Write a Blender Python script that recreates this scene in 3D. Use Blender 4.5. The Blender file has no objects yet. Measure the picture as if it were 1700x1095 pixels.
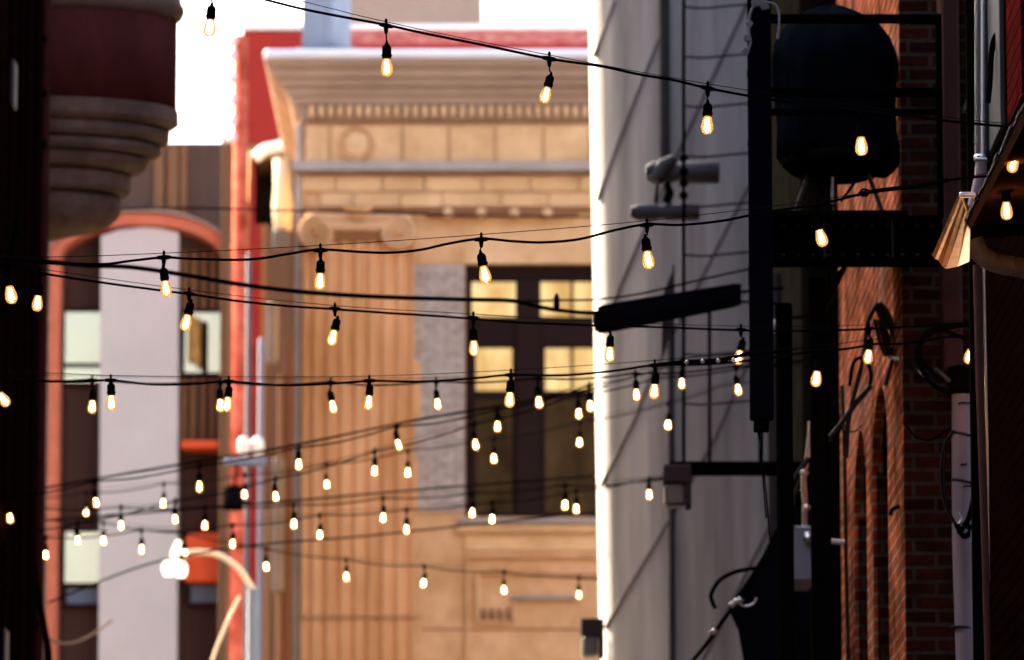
import bpy, math, random
from mathutils import Vector, Matrix
random.seed(7)
D = bpy.data
scene = bpy.context.scene
COL = scene.collection
R = math.radians

# ------------------------------------------------------------------ camera
FPX, PITCH, CAMZ = 9444.4, R(9.0), 1.6
cd = D.cameras.new('camera'); cam = D.objects.new('camera', cd); COL.objects.link(cam)
cam.location = (0, 0, CAMZ); cam.rotation_euler = (R(90) + PITCH, 0, 0)
cd.sensor_width = 36; cd.lens = 200; cd.clip_start = 0.5; cd.clip_end = 2000
cd.dof.use_dof = True; cd.dof.focus_distance = 22.0; cd.dof.aperture_fstop = 4.9
scene.camera = cam

# ------------------------------------------------------------------ light
SUN_AZ, SUN_EL = math.atan2(-0.71, 0.70), R(30)
w = D.worlds.new('World'); scene.world = w; w.use_nodes = True
nt = w.node_tree; nt.nodes.clear()
sky = nt.nodes.new('ShaderNodeTexSky'); sky.sky_type = 'NISHITA'; sky.sun_disc = False
sky.sun_elevation = SUN_EL; sky.sun_rotation = SUN_AZ; sky.dust_density = 6.0; sky.ozone_density = 0.0; sky.air_density = 0.7
bg = nt.nodes.new('ShaderNodeBackground'); bg.inputs[1].default_value = 0.12
wo = nt.nodes.new('ShaderNodeOutputWorld')
nt.links.new(sky.outputs[0], bg.inputs[0]); nt.links.new(bg.outputs[0], wo.inputs[0])
sd = D.lights.new('sun', 'SUN'); sd.energy = 4.5; sd.angle = R(0.5); sd.color = (1, 0.86, 0.68)
sun = D.objects.new('sun', sd); COL.objects.link(sun)
S = Vector((math.sin(SUN_AZ) * math.cos(SUN_EL), math.cos(SUN_AZ) * math.cos(SUN_EL), math.sin(SUN_EL)))
sun.rotation_euler = S.to_track_quat('Z', 'Y').to_euler(); sun.location = (-30, 20, 40)
scene.view_settings.view_transform = 'Standard'; scene.view_settings.look = 'None'
scene.view_settings.exposure = 2.75; scene.view_settings.gamma = 1
scene.render.engine = 'CYCLES'
scene.cycles.use_denoising = True
scene.cycles.max_bounces = 8; scene.cycles.transparent_max_bounces = 12
scene.cycles.sample_clamp_indirect = 6.0
scene.cycles.caustics_reflective = False; scene.cycles.caustics_refractive = False

# ------------------------------------------------------------------ pixel -> place
CT, ST = math.cos(PITCH), math.sin(PITCH)
def P(px, py, d):
    u = (px - 850) / FPX; v = (547.5 - py) / FPX
    t = d / (CT - ST * v)
    return Vector((t * u, d, CAMZ + t * (ST + CT * v)))
def Zp(py, d): return P(850, py, d).z
def Xp(px, d, py=547): return P(px, py, d).x

# ------------------------------------------------------------------ materials
def mat(name, col, rough=0.7, metal=0.0, var=0.15, vscale=3.0, bump=0.0, bscale=40.0, stretch=(1, 1, 1), col2=None, spec=None):
    m = D.materials.new(name); m.use_nodes = True; n = m.node_tree; p = n.nodes['Principled BSDF']
    tc = n.nodes.new('ShaderNodeTexCoord'); mp = n.nodes.new('ShaderNodeMapping'); mp.inputs['Scale'].default_value = stretch
    n.links.new(tc.outputs['Object'], mp.inputs[0])
    no = n.nodes.new('ShaderNodeTexNoise'); no.inputs['Scale'].default_value = vscale; no.inputs['Detail'].default_value = 6
    no.inputs['Roughness'].default_value = 0.65
    n.links.new(mp.outputs[0], no.inputs['Vector'])
    cr = n.nodes.new('ShaderNodeValToRGB')
    a = [c * (1 - var) for c in col]; b = [min(1, c * (1 + var)) for c in (col2 or col)]
    cr.color_ramp.elements[0].position = 0.32; cr.color_ramp.elements[0].color = (*a, 1)
    cr.color_ramp.elements[1].position = 0.68; cr.color_ramp.elements[1].color = (*b, 1)
    n.links.new(no.outputs[0], cr.inputs[0]); n.links.new(cr.outputs[0], p.inputs['Base Color'])
    p.inputs['Roughness'].default_value = rough; p.inputs['Metallic'].default_value = metal
    p.inputs['Specular IOR Level'].default_value = spec if spec is not None else (0.0 if rough > .65 else 0.25)
    if bump:
        n2 = n.nodes.new('ShaderNodeTexNoise'); n2.inputs['Scale'].default_value = bscale; n2.inputs['Detail'].default_value = 4
        n.links.new(mp.outputs[0], n2.inputs['Vector'])
        bp = n.nodes.new('ShaderNodeBump'); bp.inputs['Strength'].default_value = bump; bp.inputs['Distance'].default_value = 0.02
        n.links.new(n2.outputs[0], bp.inputs['Height']); n.links.new(bp.outputs[0], p.inputs['Normal'])
    return m

def brick(name, c1, c2, mortar, bw=0.215, rh=0.0677, smear=None, rough=0.85, msize=0.011, spec=0.0, big=False):
    m = D.materials.new(name); m.use_nodes = True; n = m.node_tree; p = n.nodes['Principled BSDF']
    uv = n.nodes.new('ShaderNodeUVMap'); uv.uv_map = 'UVMap'
    # wobble the courses a little
    nz = n.nodes.new('ShaderNodeTexNoise'); nz.inputs['Scale'].default_value = 2.2; nz.inputs['Detail'].default_value = 3
    n.links.new(uv.outputs[0], nz.inputs['Vector'])
    vm = n.nodes.new('ShaderNodeVectorMath'); vm.operation = 'MULTIPLY_ADD'
    vm.inputs[1].default_value = (0.03, 0.02, 0); n.links.new(nz.outputs['Color'], vm.inputs[0]); n.links.new(uv.outputs[0], vm.inputs[2])
    br = n.nodes.new('ShaderNodeTexBrick'); br.inputs['Scale'].default_value = 1
    br.inputs['Color1'].default_value = (*c1, 1); br.inputs['Color2'].default_value = (*c2, 1); br.inputs['Mortar'].default_value = (*mortar, 1)
    br.inputs['Mortar Size'].default_value = msize; br.inputs['Mortar Smooth'].default_value = 0.4
    br.inputs['Brick Width'].default_value = bw; br.inputs['Row Height'].default_value = rh
    n.links.new(vm.outputs[0], br.inputs['Vector'])
    n1 = n.nodes.new('ShaderNodeTexNoise'); n1.inputs['Scale'].default_value = 9; n1.inputs['Detail'].default_value = 8; n1.inputs['Roughness'].default_value = 0.75
    n.links.new(uv.outputs[0], n1.inputs['Vector'])
    mr = n.nodes.new('ShaderNodeMapRange'); mr.inputs[1].default_value = 0.3; mr.inputs[2].default_value = 0.7; mr.inputs[3].default_value = 0.55; mr.inputs[4].default_value = 1.25
    n.links.new(n1.outputs[0], mr.inputs[0])
    mx = n.nodes.new('ShaderNodeVectorMath'); mx.operation = 'SCALE'
    n.links.new(br.outputs['Color'], mx.inputs[0]); n.links.new(mr.outputs[0], mx.inputs['Scale'])
    out = mx.outputs[0]
    if big:
        nb_ = n.nodes.new('ShaderNodeTexNoise'); nb_.inputs['Scale'].default_value = 2.3; nb_.inputs['Detail'].default_value = 5
        n.links.new(uv.outputs[0], nb_.inputs['Vector'])
        mb_ = n.nodes.new('ShaderNodeMapRange'); mb_.inputs[1].default_value = .38; mb_.inputs[2].default_value = .62; mb_.inputs[3].default_value = .32; mb_.inputs[4].default_value = 1.15
        n.links.new(nb_.outputs[0], mb_.inputs[0])
        m2_ = n.nodes.new('ShaderNodeVectorMath'); m2_.operation = 'SCALE'
        n.links.new(out, m2_.inputs[0]); n.links.new(mb_.outputs[0], m2_.inputs['Scale']); out = m2_.outputs[0]
    if smear:
        n3 = n.nodes.new('ShaderNodeTexNoise'); n3.inputs['Scale'].default_value = 1.6; n3.inputs['Detail'].default_value = 9; n3.inputs['Roughness'].default_value = 0.7
        n.links.new(uv.outputs[0], n3.inputs['Vector'])
        r3 = n.nodes.new('ShaderNodeMapRange'); r3.inputs[1].default_value = 0.5; r3.inputs[2].default_value = 0.66; r3.inputs[4].default_value = smear[3]
        n.links.new(n3.outputs[0], r3.inputs[0])
        mi = n.nodes.new('ShaderNodeMix'); mi.data_type = 'RGBA'
        n.links.new(r3.outputs[0], mi.inputs['Factor']); n.links.new(out, mi.inputs['A']); mi.inputs['B'].default_value = (*smear[:3], 1)
        out = mi.outputs['Result']
    n.links.new(out, p.inputs['Base Color']); p.inputs['Roughness'].default_value = rough; p.inputs['Specular IOR Level'].default_value = spec
    ad = n.nodes.new('ShaderNodeMath'); ad.operation = 'MULTIPLY_ADD'; ad.inputs[1].default_value = -1.0
    n.links.new(br.outputs['Fac'], ad.inputs[0]); n.links.new(n1.outputs[0], ad.inputs[2])
    bp = n.nodes.new('ShaderNodeBump'); bp.inputs['Strength'].default_value = 0.7; bp.inputs['Distance'].default_value = 0.012
    n.links.new(ad.outputs[0], bp.inputs['Height']); n.links.new(bp.outputs[0], p.inputs['Normal'])
    return m

def emit(name, col, strength):
    m = D.materials.new(name); m.use_nodes = True; n = m.node_tree; n.nodes.clear()
    e = n.nodes.new('ShaderNodeEmission'); e.inputs[0].default_value = (*col, 1); e.inputs[1].default_value = strength
    o = n.nodes.new('ShaderNodeOutputMaterial'); n.links.new(e.outputs[0], o.inputs[0]); return m

def glow_glass(name):
    m = D.materials.new(name); m.use_nodes = True; n = m.node_tree; n.nodes.clear()
    tr = n.nodes.new('ShaderNodeBsdfTransparent'); tr.inputs[0].default_value = (1, 0.93, 0.8, 1)
    e = n.nodes.new('ShaderNodeEmission'); e.inputs[0].default_value = (1, 0.42, 0.08, 1); e.inputs[1].default_value = 0.42  # amber emission in the glass imitates the halo round each bulb
    gl = n.nodes.new('ShaderNodeBsdfGlossy'); gl.inputs['Roughness'].default_value = 0.05
    fr = n.nodes.new('ShaderNodeFresnel'); fr.inputs[0].default_value = 1.45
    m1 = n.nodes.new('ShaderNodeMixShader'); m1.inputs[0].default_value = 0.38
    m2 = n.nodes.new('ShaderNodeMixShader')
    o = n.nodes.new('ShaderNodeOutputMaterial')
    n.links.new(tr.outputs[0], m1.inputs[1]); n.links.new(e.outputs[0], m1.inputs[2])
    n.links.new(fr.outputs[0], m2.inputs[0]); n.links.new(m1.outputs[0], m2.inputs[1]); n.links.new(gl.outputs[0], m2.inputs[2])
    n.links.new(m2.outputs[0], o.inputs[0]); return m

def pane_glow(name, c1, c2, st):  # emission between two colours, mottled by noise
    m = emit(name, c1, st); n = m.node_tree; e = [q for q in n.nodes if q.type == 'EMISSION'][0]
    tc = n.nodes.new('ShaderNodeTexCoord'); mp = n.nodes.new('ShaderNodeMapping'); mp.inputs['Scale'].default_value = (2.2, 1, .9)
    no = n.nodes.new('ShaderNodeTexNoise'); no.inputs['Scale'].default_value = 2.0; no.inputs['Detail'].default_value = 4
    cr = n.nodes.new('ShaderNodeValToRGB'); cr.color_ramp.elements[0].position = .3; cr.color_ramp.elements[1].position = .7
    cr.color_ramp.elements[0].color = (*[c*.62 for c in c1], 1); cr.color_ramp.elements[1].color = (*c2, 1)
    n.links.new(tc.outputs['Object'], mp.inputs[0]); n.links.new(mp.outputs[0], no.inputs['Vector']); n.links.new(no.outputs[0], cr.inputs[0]); n.links.new(cr.outputs[0], e.inputs[0])
    return m

M = dict(
 ground=mat('ground concrete', (.16, .15, .14), .9, bump=.3),
 asphalt=mat('asphalt', (.05, .05, .05), .9, bump=.3),
 stone=mat('tan sandstone', (.57, .30, .115), .85, var=.18, vscale=1.5, bump=.25, bscale=9, col2=(.62, .37, .20)),
 stone_pink=mat('pinkish sandstone', (.65, .385, .18), .85, var=.15, vscale=1.6, bump=.2, bscale=9, col2=(.69, .44, .235)),
 stone_orange=mat('orange sandstone', (.58, .25, .08), .85, var=.2, vscale=1.6, stretch=(1, 1, .25), bump=.2, bscale=9, col2=(.62, .34, .165)),
 stone_dark=mat('sandstone grooves and shadow lines', (.30, .14, .07), .9, var=.15),
 ledge=mat('weathered grey ledge', (.38, .31, .26), .85, var=.12),
 coping=mat('white metal coping', (.80, .81, .86), .6, var=.05),
 cornice=mat('weathered cornice stone', (.31, .21, .145), .85, var=.12, vscale=1.2, stretch=(.6, 1, 1), col2=(.38, .27, .195)),
 greybrick=brick('pale grey brick', (.44, .35, .29), (.52, .43, .36), (.32, .24, .19), smear=(.5, .42, .35, .4)),
 redwall=mat('red painted wall', (.30, .032, .025), .7, var=.10, vscale=1.0, bump=.2),
 steelworn=mat('worn steel edges', (.03, .024, .02), .5, var=.5, vscale=20, metal=.4),
 jet=mat('soot black boards', (.0018, .0016, .0014), .9, var=.5, vscale=5),  # near black, also fills in the shade of the arched openings
 redwall2=mat('dull red wall', (.17, .025, .025), .8, var=.25, vscale=3),
 redwhite=mat('red wall with flaking white', (.30, .032, .025), .8, var=.08, vscale=5, stretch=(1, 1, 2.5), col2=(.46, .22, .20)),
 beige=mat('beige render', (.42, .35, .26), .85, var=.06),
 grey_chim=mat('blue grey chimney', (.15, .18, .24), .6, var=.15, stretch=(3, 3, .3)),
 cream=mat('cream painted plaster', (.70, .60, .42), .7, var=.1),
 frame=mat('dark brown window frame', (.022, .012, .011), .7, var=.1),
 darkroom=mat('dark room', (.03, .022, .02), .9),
 brown_panel=mat('dark brown facade panel', (.06, .034, .029), .7, var=.15, stretch=(8, 1, .2)),
 taupe=mat('taupe facade', (.10, .07, .055), .8, var=.10, stretch=(3, 1, .3)),
 taupe_tan=mat('tan ribbed facade', (.20, .115, .06), .8, var=.12, stretch=(3, 1, .3)),
 archred=mat('terracotta arch', (.50, .155, .09), .75, var=.15, vscale=4),
 panelwhite=mat('pale grey panel', (.50, .485, .465), .75, var=.06, vscale=1.2, bump=.15),
 skypane=mat('cyan mirror pane', (.48, .90, 1.0), .10, metal=.8, var=.04, vscale=1),  # cyan tint puts the sky reflection into the pane colour
 gold=mat('golden curtain', (.42, .25, .05), .7, var=.35, vscale=5),
 orangepanel=mat('orange red panel', (.62, .08, .02), .6, var=.12),
 bluepane=mat('blue window pane', (.08, .13, .21), .3, var=.15),
 redpillar=mat('bright red pillar', (.42, .05, .025), .7, var=.25, vscale=3.5, col2=(.62, .14, .08)),
 oriel_red=mat('dark red render', (.10, .028, .024), .8, var=.3, vscale=2.5, stretch=(1, 1, .6)),
 oriel_cream=mat('cream stone mould', (.19, .135, .10), .85, var=.35, vscale=4, bump=.5, bscale=14),
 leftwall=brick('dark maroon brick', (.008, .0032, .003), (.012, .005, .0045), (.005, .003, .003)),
 leftbrick=brick('brown grey brick', (.20, .105, .08), (.26, .15, .12), (.16, .11, .09)),
 leftpipe=mat('rusty red pipe', (.07, .022, .018), .7, var=.2),
 pale=mat('pale grey painted wall', (.37, .355, .325), .8, var=.25, vscale=2.2, stretch=(2.2, 2.2, .12), bump=.08, bscale=8, col2=(.47, .445, .41)),
 pale_seam=mat('grey seam strip', (.17, .145, .14), .8, var=.1),
 palepipe=mat('grey brown conduit', (.075, .062, .062), .7, var=.1),
 orangebrick=brick('orange brick', (.95, .19, .045), (.52, .095, .03), (.80, .50, .34), smear=(.62, .36, .25, .5), big=True, msize=.010),
 pierbrick=brick('brown pier brick', (.10, .025, .012), (.038, .014, .010), (.10, .072, .055), smear=(.02, .012, .010, .85), msize=.012),
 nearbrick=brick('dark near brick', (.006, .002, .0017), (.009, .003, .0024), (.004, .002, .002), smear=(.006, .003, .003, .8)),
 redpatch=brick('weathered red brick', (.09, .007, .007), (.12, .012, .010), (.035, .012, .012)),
 black=mat('black painted steel', (.003, .003, .0035), .8, var=.3, vscale=6),
 blackwood=mat('blackened timber', (.007, .006, .0045), .8, var=.4, vscale=9, stretch=(1, 1, .2)),
 navy=mat('dark navy steel', (.004, .005, .011), .75, var=.2),
 tarp=mat('black fabric cover', (.005, .007, .012), .8, var=.2, bump=.3, bscale=60),
 rubber=mat('black rubber cord', (.005, .005, .005), .7, var=.2),
 wire=mat('steel support wire', (.012, .010, .010), .7),
 chrome=mat('galvanised pipe', (.82, .86, .96), .33, metal=1.0, var=.12, vscale=30, stretch=(1, 1, .15)),
 mauve=mat('mauve painted pipe', (.13, .06, .055), .7, var=.1, vscale=4),
 pvc=mat('pale mauve pvc', (.50, .40, .46), .5, var=.1, vscale=7, stretch=(1, 1, .4)),
 amber=mat('copper brown gutter', (.85, .34, .06), .35, metal=.45, var=.25, vscale=14),  # strong orange base puts the bulb glow into the gutter colour
 gutterwhite=mat('worn gutter enamel', (.26, .20, .21), .4, var=.2, vscale=12),
 soffit=mat('dark brown soffit wood', (.03, .013, .007), .7, var=.3, stretch=(1, .2, 1)),
 shingle=mat('grey shingle edge', (.16, .16, .17), .7, var=.4, vscale=25),
 boxgrey=mat('light grey enclosure', (.36, .40, .46), .5, var=.06),
 lampglass=mat('milky lamp glass', (.22, .24, .20), .35, var=.1),
 rope=mat('white rope', (.34, .34, .37), .9, var=.2, vscale=30),
 greycable=mat('grey cable', (.045, .042, .045), .6, var=.3),
 floodgrey=mat('grey lamp housing', (.09, .08, .085), .5, var=.1),
 enamel=mat('white enamel', (.75, .72, .66), .4, var=.05),
 grill=mat('grey kettle enamel', (.008, .008, .008), .7, var=.1),
 slate=mat('dark slate stripe', (.07, .075, .09), .6, var=.2),
 pane_yellow=pane_glow('emissive yellow pane', (1.0, .58, .19), (1.0, .72, .33), .19),
 filament=emit('glowing filament', (1.0, .50, .17), 20.0),
 bulbglass=glow_glass('glowing bulb glass'),
 headlamp=emit('glowing street lamp', (1.0, .82, .6), .5),
)

# ------------------------------------------------------------------ mesh builder
WL = {}
class MB:
    def __init__(s): s.v = []; s.f = []; s.m = []; s.sm = []; s.mats = []
    def mi(s, m):
        if m not in s.mats: s.mats.append(m)
        return s.mats.index(m)
    def add(s, vs, fs, m, smooth=False):
        b = len(s.v); k = s.mi(m); s.v += [Vector(v) for v in vs]
        for f in fs: s.f.append([b + i for i in f]); s.m.append(k); s.sm.append(smooth)
    def box(s, x0, x1, y0, y1, z0, z1, m, bev=0.0):
        if x0 > x1: x0, x1 = x1, x0
        if z0 > z1: z0, z1 = z1, z0
        b = min(bev, (x1-x0)/3, (y1-y0)/3, (z1-z0)/3)
        if b <= 0:
            vs = [(x, y, z) for z in (z0, z1) for y in (y0, y1) for x in (x0, x1)]
            s.add(vs, [(0,2,3,1),(4,5,7,6),(0,1,5,4),(1,3,7,5),(3,2,6,7),(2,0,4,6)], m); return
        # chamfered prism around the vertical edges, with chamfered rim top and bottom
        def ring(z, i):
            X0, X1, Y0, Y1 = x0+i, x1-i, y0+i, y1-i
            c = b*0.5 if i else b
            return [(X0+c,Y0,z),(X1-c,Y0,z),(X1,Y0+c,z),(X1,Y1-c,z),(X1-c,Y1,z),(X0+c,Y1,z),(X0,Y1-c,z),(X0,Y0+c,z)]
        vs = ring(z0, b) + ring(z0+b, 0) + ring(z1-b, 0) + ring(z1, b)
        fs = [tuple(range(7,-1,-1)), tuple(range(24,32))]
        for r in range(3):
            for i in range(8):
                j = (i+1) % 8; fs.append((r*8+i, r*8+j, r*8+8+j, r*8+8+i))
        s.add(vs, fs, m)
    def pbox(s, x0, y0, x1, y1, d, dep, m, bev=0.0, z0=None):
        ym = (y0+y1)/2
        a = P(x0, ym, d).x; b = P(x1, ym, d).x
        s.box(a, b, d, d+dep, Zp(y1, d) if z0 is None else z0, Zp(y0, d), m, bev)
    def tube(s, pts, r, m, n=8, smooth=True, caps=True):
        pts = [Vector(p) for p in pts]; N = len(pts)
        rs = r if isinstance(r, (list, tuple)) else [r]*N
        vs = []; t0 = (pts[1]-pts[0]).normalized()
        up = Vector((0,0,1)) if abs(t0.z) < .9 else Vector((1,0,0))
        u = t0.cross(up).normalized()
        for i, p in enumerate(pts):
            t = (pts[min(i+1, N-1)] - pts[max(i-1, 0)]).normalized()
            u = (u - t*u.dot(t)).normalized(); v = t.cross(u)
            for k in range(n):
                a = 2*math.pi*k/n; vs.append(p + (u*math.cos(a) + v*math.sin(a))*rs[i])
        fs = []
        for i in range(N-1):
            for k in range(n):
                j = (k+1) % n; fs.append((i*n+k, i*n+j, i*n+n+j, i*n+n+k))
        s.add(vs, fs, m, smooth)
        if caps: s.add(vs[:n], [tuple(range(n-1,-1,-1))], m); s.add(vs[-n:], [tuple(range(n))], m)
    def lathe(s, prof, o, m, axis='z', n=24, smooth=True, mtx=None):
        o = Vector(o); vs = []
        for (r, h) in prof:
            for k in range(n):
                a = 2*math.pi*k/n; c, q = r*math.cos(a), r*math.sin(a)
                v = Vector((c, q, h)) if axis == 'z' else (Vector((c, h, q)) if axis == 'y' else Vector((h, c, q)))
                if mtx is not None: v = mtx @ v
                vs.append(o + v)
        fs = []
        for i in range(len(prof)-1):
            for k in range(n):
                j = (k+1) % n; fs.append((i*n+k, i*n+j, i*n+n+j, i*n+n+k))
        fs += [tuple(range(n)), tuple(range((len(prof)-1)*n, len(prof)*n))]
        s.add(vs, fs, m, smooth)
    def prism(s, poly, a0, a1, m, axis='y', smooth=False):
        # poly in (x,z) extruded along y, (y,z) along x, (x,y) along z
        def mk(p, a): return {'y': (p[0], a, p[1]), 'x': (a, p[0], p[1]), 'z': (p[0], p[1], a)}[axis]
        n = len(poly); vs = [mk(p, a0) for p in poly] + [mk(p, a1) for p in poly]
        s.add(vs, [tuple(range(n)), tuple(range(2*n-1, n-1, -1))], m)
        s.add(vs, [(i, i+n, (i+1) % n + n, (i+1) % n) for i in range(n)], m, smooth)
    def build(s, name, parent=None, origin=None, local=False):
        if parent is not None:
            o = Vector((0,0,0)) if local else WL[parent.name]
        elif origin is not None: o = Vector(origin)
        else:
            xs = [v.x for v in s.v]; ys = [v.y for v in s.v]; zs = [v.z for v in s.v]
            o = Vector(((min(xs)+max(xs))/2, (min(ys)+max(ys))/2, min(zs)))
        me = D.meshes.new(name); me.from_pydata([v - o for v in s.v], [], s.f)
        for m in s.mats: me.materials.append(M[m])
        me.polygons.foreach_set('material_index', s.m); me.polygons.foreach_set('use_smooth', s.sm)
        uv = me.uv_layers.new(name='UVMap')
        for p in me.polygons:
            n = p.normal
            for li in p.loop_indices:
                v = me.vertices[me.loops[li].vertex_index].co + o
                if abs(n.z) > .8: c = (v.x, v.y)
                elif abs(n.x) > abs(n.y): c = (v.y, v.z)
                else: c = (v.x, v.z)
                uv.data[li].uv = c
        me.validate(); 
        import bmesh
        bm = bmesh.new(); bm.from_mesh(me); bmesh.ops.recalc_face_normals(bm, faces=bm.faces); bm.to_mesh(me); bm.free()
        ob = D.objects.new(name, me); COL.objects.link(ob)
        if parent is not None: ob.parent = parent; WL[ob.name] = o.copy()
        else: ob.location = o; WL[ob.name] = o.copy()
        return ob

def tag(o, label=None, cat=None, group=None, kind=None):
    if label: o['label'] = label
    if cat: o['category'] = cat
    if group: o['group'] = group
    if kind: o['kind'] = kind
    return o
def thing(name, loc, label, cat, group=None):
    e = D.objects.new(name, None); COL.objects.link(e); e.location = loc; e.empty_display_size = .2
    WL[e.name] = Vector(loc); return tag(e, label, cat, group)
def catmull(pts, k=6):
    pts = [Vector(p) for p in pts]; q = [pts[0]*2-pts[1]] + pts + [pts[-1]*2-pts[-2]]; out = []
    for i in range(1, len(q)-2):
        a, b, c, d = q[i-1:i+3]
        for j in range(k):
            t = j/k; out.append(.5*((2*b)+(c-a)*t+(2*a-5*b+4*c-d)*t*t+(3*b-a-3*c+d)*t**3))
    out.append(pts[-1]); return out
def part(name, parent, fn, *a, **k):
    b = MB(); fn(b); return b.build(name, parent, *a, **k)
def ppath(pts, d, k=6):
    f = (lambda i: d) if not isinstance(d, (list, tuple)) else (lambda i: d[0] + (d[1]-d[0])*i/(len(pts)-1))
    return catmull([P(x, y, f(i)) for i, (x, y) in enumerate(pts)], k)

# ================================================================== SETTING
b = MB(); b.box(-250, 250, -60, 500, -1, 0, 'ground'); tag(b.build('ground'), kind='structure')
b = MB(); b.box(-250, 250, 46, 61, 0.0, 0.006, 'asphalt'); tag(b.build('road'), kind='structure')

# ------------------------------------------------------------------ tan stone building, far end
DT = 65.0
tb = thing('stone_building', (3.0, DT, 0), 'tan sandstone building with dentil cornice, fluted pilaster and dark window', 'building')
XL, XR = Xp(497, DT), 9.0
def f(b):
    wl, wr = Xp(772, DT), Xp(1200, DT)
    zt, zb = Zp(437, DT), Zp(858, DT)
    b.box(XL, wl, DT, DT+.5, 0, Zp(205, DT), 'stone')
    b.box(wl, wr, DT, DT+.5, zt, Zp(205, DT), 'stone_pink')
    b.box(wl, wr, DT, DT+.5, 0, zb, 'stone')
    b.box(wr, XR, DT, DT+.5, 0, Zp(205, DT), 'stone')
    b.box(XL, XR, DT+.5, DT+14, 0, Zp(120, DT), 'stone')
part('wall', tb, f)
def f(b):
    # upper cornice: profile in (y,z) swept along x, with the return on the left
    prof = [(0.0, 203), (.04, 200), (.055, 177), (.11, 175), (.13, 165), (.17, 161), (.19, 151), (.26, 148), (.27, 139), (.33, 136), (.345, 125), (.41, 120), (.43, 112)]
    zs = [Zp(p[1], DT) for p in prof]
    for i in range(len(prof)-1):
        o0, o1 = prof[i][0], prof[i+1][0]
        xl0, xl1 = XL - o0*.95, XL - o1*.95
        b.add([(xl0, DT-o0, zs[i]), (XR, DT-o0, zs[i]), (XR, DT-o1, zs[i+1]), (xl1, DT-o1, zs[i+1])], [(0,1,2,3)], 'cornice')
        b.add([(xl0, DT-o0, zs[i]), (xl1, DT-o1, zs[i+1]), (xl1, DT+14, zs[i+1]), (xl0, DT+14, zs[i])], [(0,1,2,3)], 'cornice')
    b.box(XL-.43*.95, XR, DT-.43, DT+14, Zp(112, DT), Zp(110, DT), 'cornice')
part('cornice', tb, f)
def f(b):
    b.box(Xp(437, DT), XR, DT-.5, DT+14, Zp(110, DT)+.002, Zp(95, DT), 'coping', .03)
part('coping', tb, f)
def f(b):
    x = Xp(512, DT); p = (Xp(975, DT) - Xp(512, DT))/29.5
    for i in range(44):
        b.box(x+i*p, x+i*p+p*.55, DT-.17, DT-.045, Zp(197, DT), Zp(179, DT), 'stone_pink', .01)
part('dentil_row', tb, f)
def f(b):
    xs = [505, 548, 668, 745, 822, 902, 980, 1060, 1140]
    for i in range(len(xs)-1):
        b.pbox(xs[i]+1.2, 208, xs[i+1]-1.2, 272, DT-.06, .07, 'stone_pink', .012)
    xs = [500, 556, 634, 704, 800, 880, 960, 1040, 1140]
    for i in range(len(xs)-1):
        b.pbox(xs[i]+.8, 292, xs[i+1]-.8, 317, DT-.07, .08, 'stone_pink', .012)
        b.pbox(xs[i]+30.8, 319, xs[i+1]+29, 343, DT-.05, .06, 'stone_pink', .012)
part('frieze_blocks', tb, f)
def f(b):
    c = P(592, 241, DT); k = DT/FPX
    b.lathe([(0, -.10), (20*k, -.10), (23*k, -.085), (23*k, -.05)], (c.x, DT, c.z), 'stone_pink', 'y', 32)
    b.lathe([(24*k, -.06), (25*k, -.12), (28*k, -.13), (30*k, -.12), (31*k, -.06), (24*k, -.055)], (c.x, DT, c.z), 'stone', 'y', 32)
part('roundel', tb, f)
def f(b):
    z0, z1 = Zp(290, DT), Zp(272, DT); xl = Xp(498, DT)
    b.prism([(DT+.0, z0), (DT-.20, z0), (DT-.24, z0+.02), (DT-.20, z1), (DT+.0, z1)], xl-.1, XR, 'ledge', 'x')
part('ledge', tb, f)
def f(b):
    b.pbox(500, 345, 1150, 349, DT-.11, .12, 'stone_dark')  # dark strip standing in for the shadow line under the blocks
    b.pbox(708, 350, 960, 356, DT-.20, .20, 'stone_dark', .01)
    for px in (744, 799, 854, 909, 1020):
        c = P(px, 358, DT); b.lathe([(0, -.24), (.05, -.23), (.065, -.18), (.06, -.02)], (c.x, DT, c.z), 'stone_pink', 'y', 14)
part('egg_molding', tb, f)
# ionic capital
def f(b):
    k = DT/FPX
    b.pbox(505, 352, 683, 368, DT-.26, .27, 'stone', .03)
    b.pbox(540, 383, 648, 400, DT-.20, .21, 'stone_dark', .02)
    b.pbox(515, 366, 672, 383, DT-.30, .31, 'stone', .03)
    for px in (527, 660):
        c = P(px, 394, DT)
        # spiral scroll
        pts = []; 
        for i in range(70):
            a = i/69*4.6*math.pi; r = (29 - 23*i/69)*k
            s = 1 if px > 600 else -1
            pts.append((c.x + s*r*math.sin(a), DT-.30, c.z + r*math.cos(a)))
        b.tube(pts, [.035 - .015*i/69 for i in range(70)], 'stone', 8)
        b.lathe([(0, -.33), (.03, -.32), (.04, -.26), (26*k, -.26), (29*k, -.2), (29*k, 0)], (c.x, DT, c.z), 'stone_orange', 'y', 28)
    c = P(596, 362, DT)
    for a in range(-2, 3):
        b.tube([(c.x + a*.02, DT-.34, c.z-.07), (c.x + a*.055, DT-.40, c.z+.03), (c.x + a*.085, DT-.36, c.z+.08)], [.03, .035, .015], 'stone_orange', 6)
part('capital', tb, f)
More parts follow.
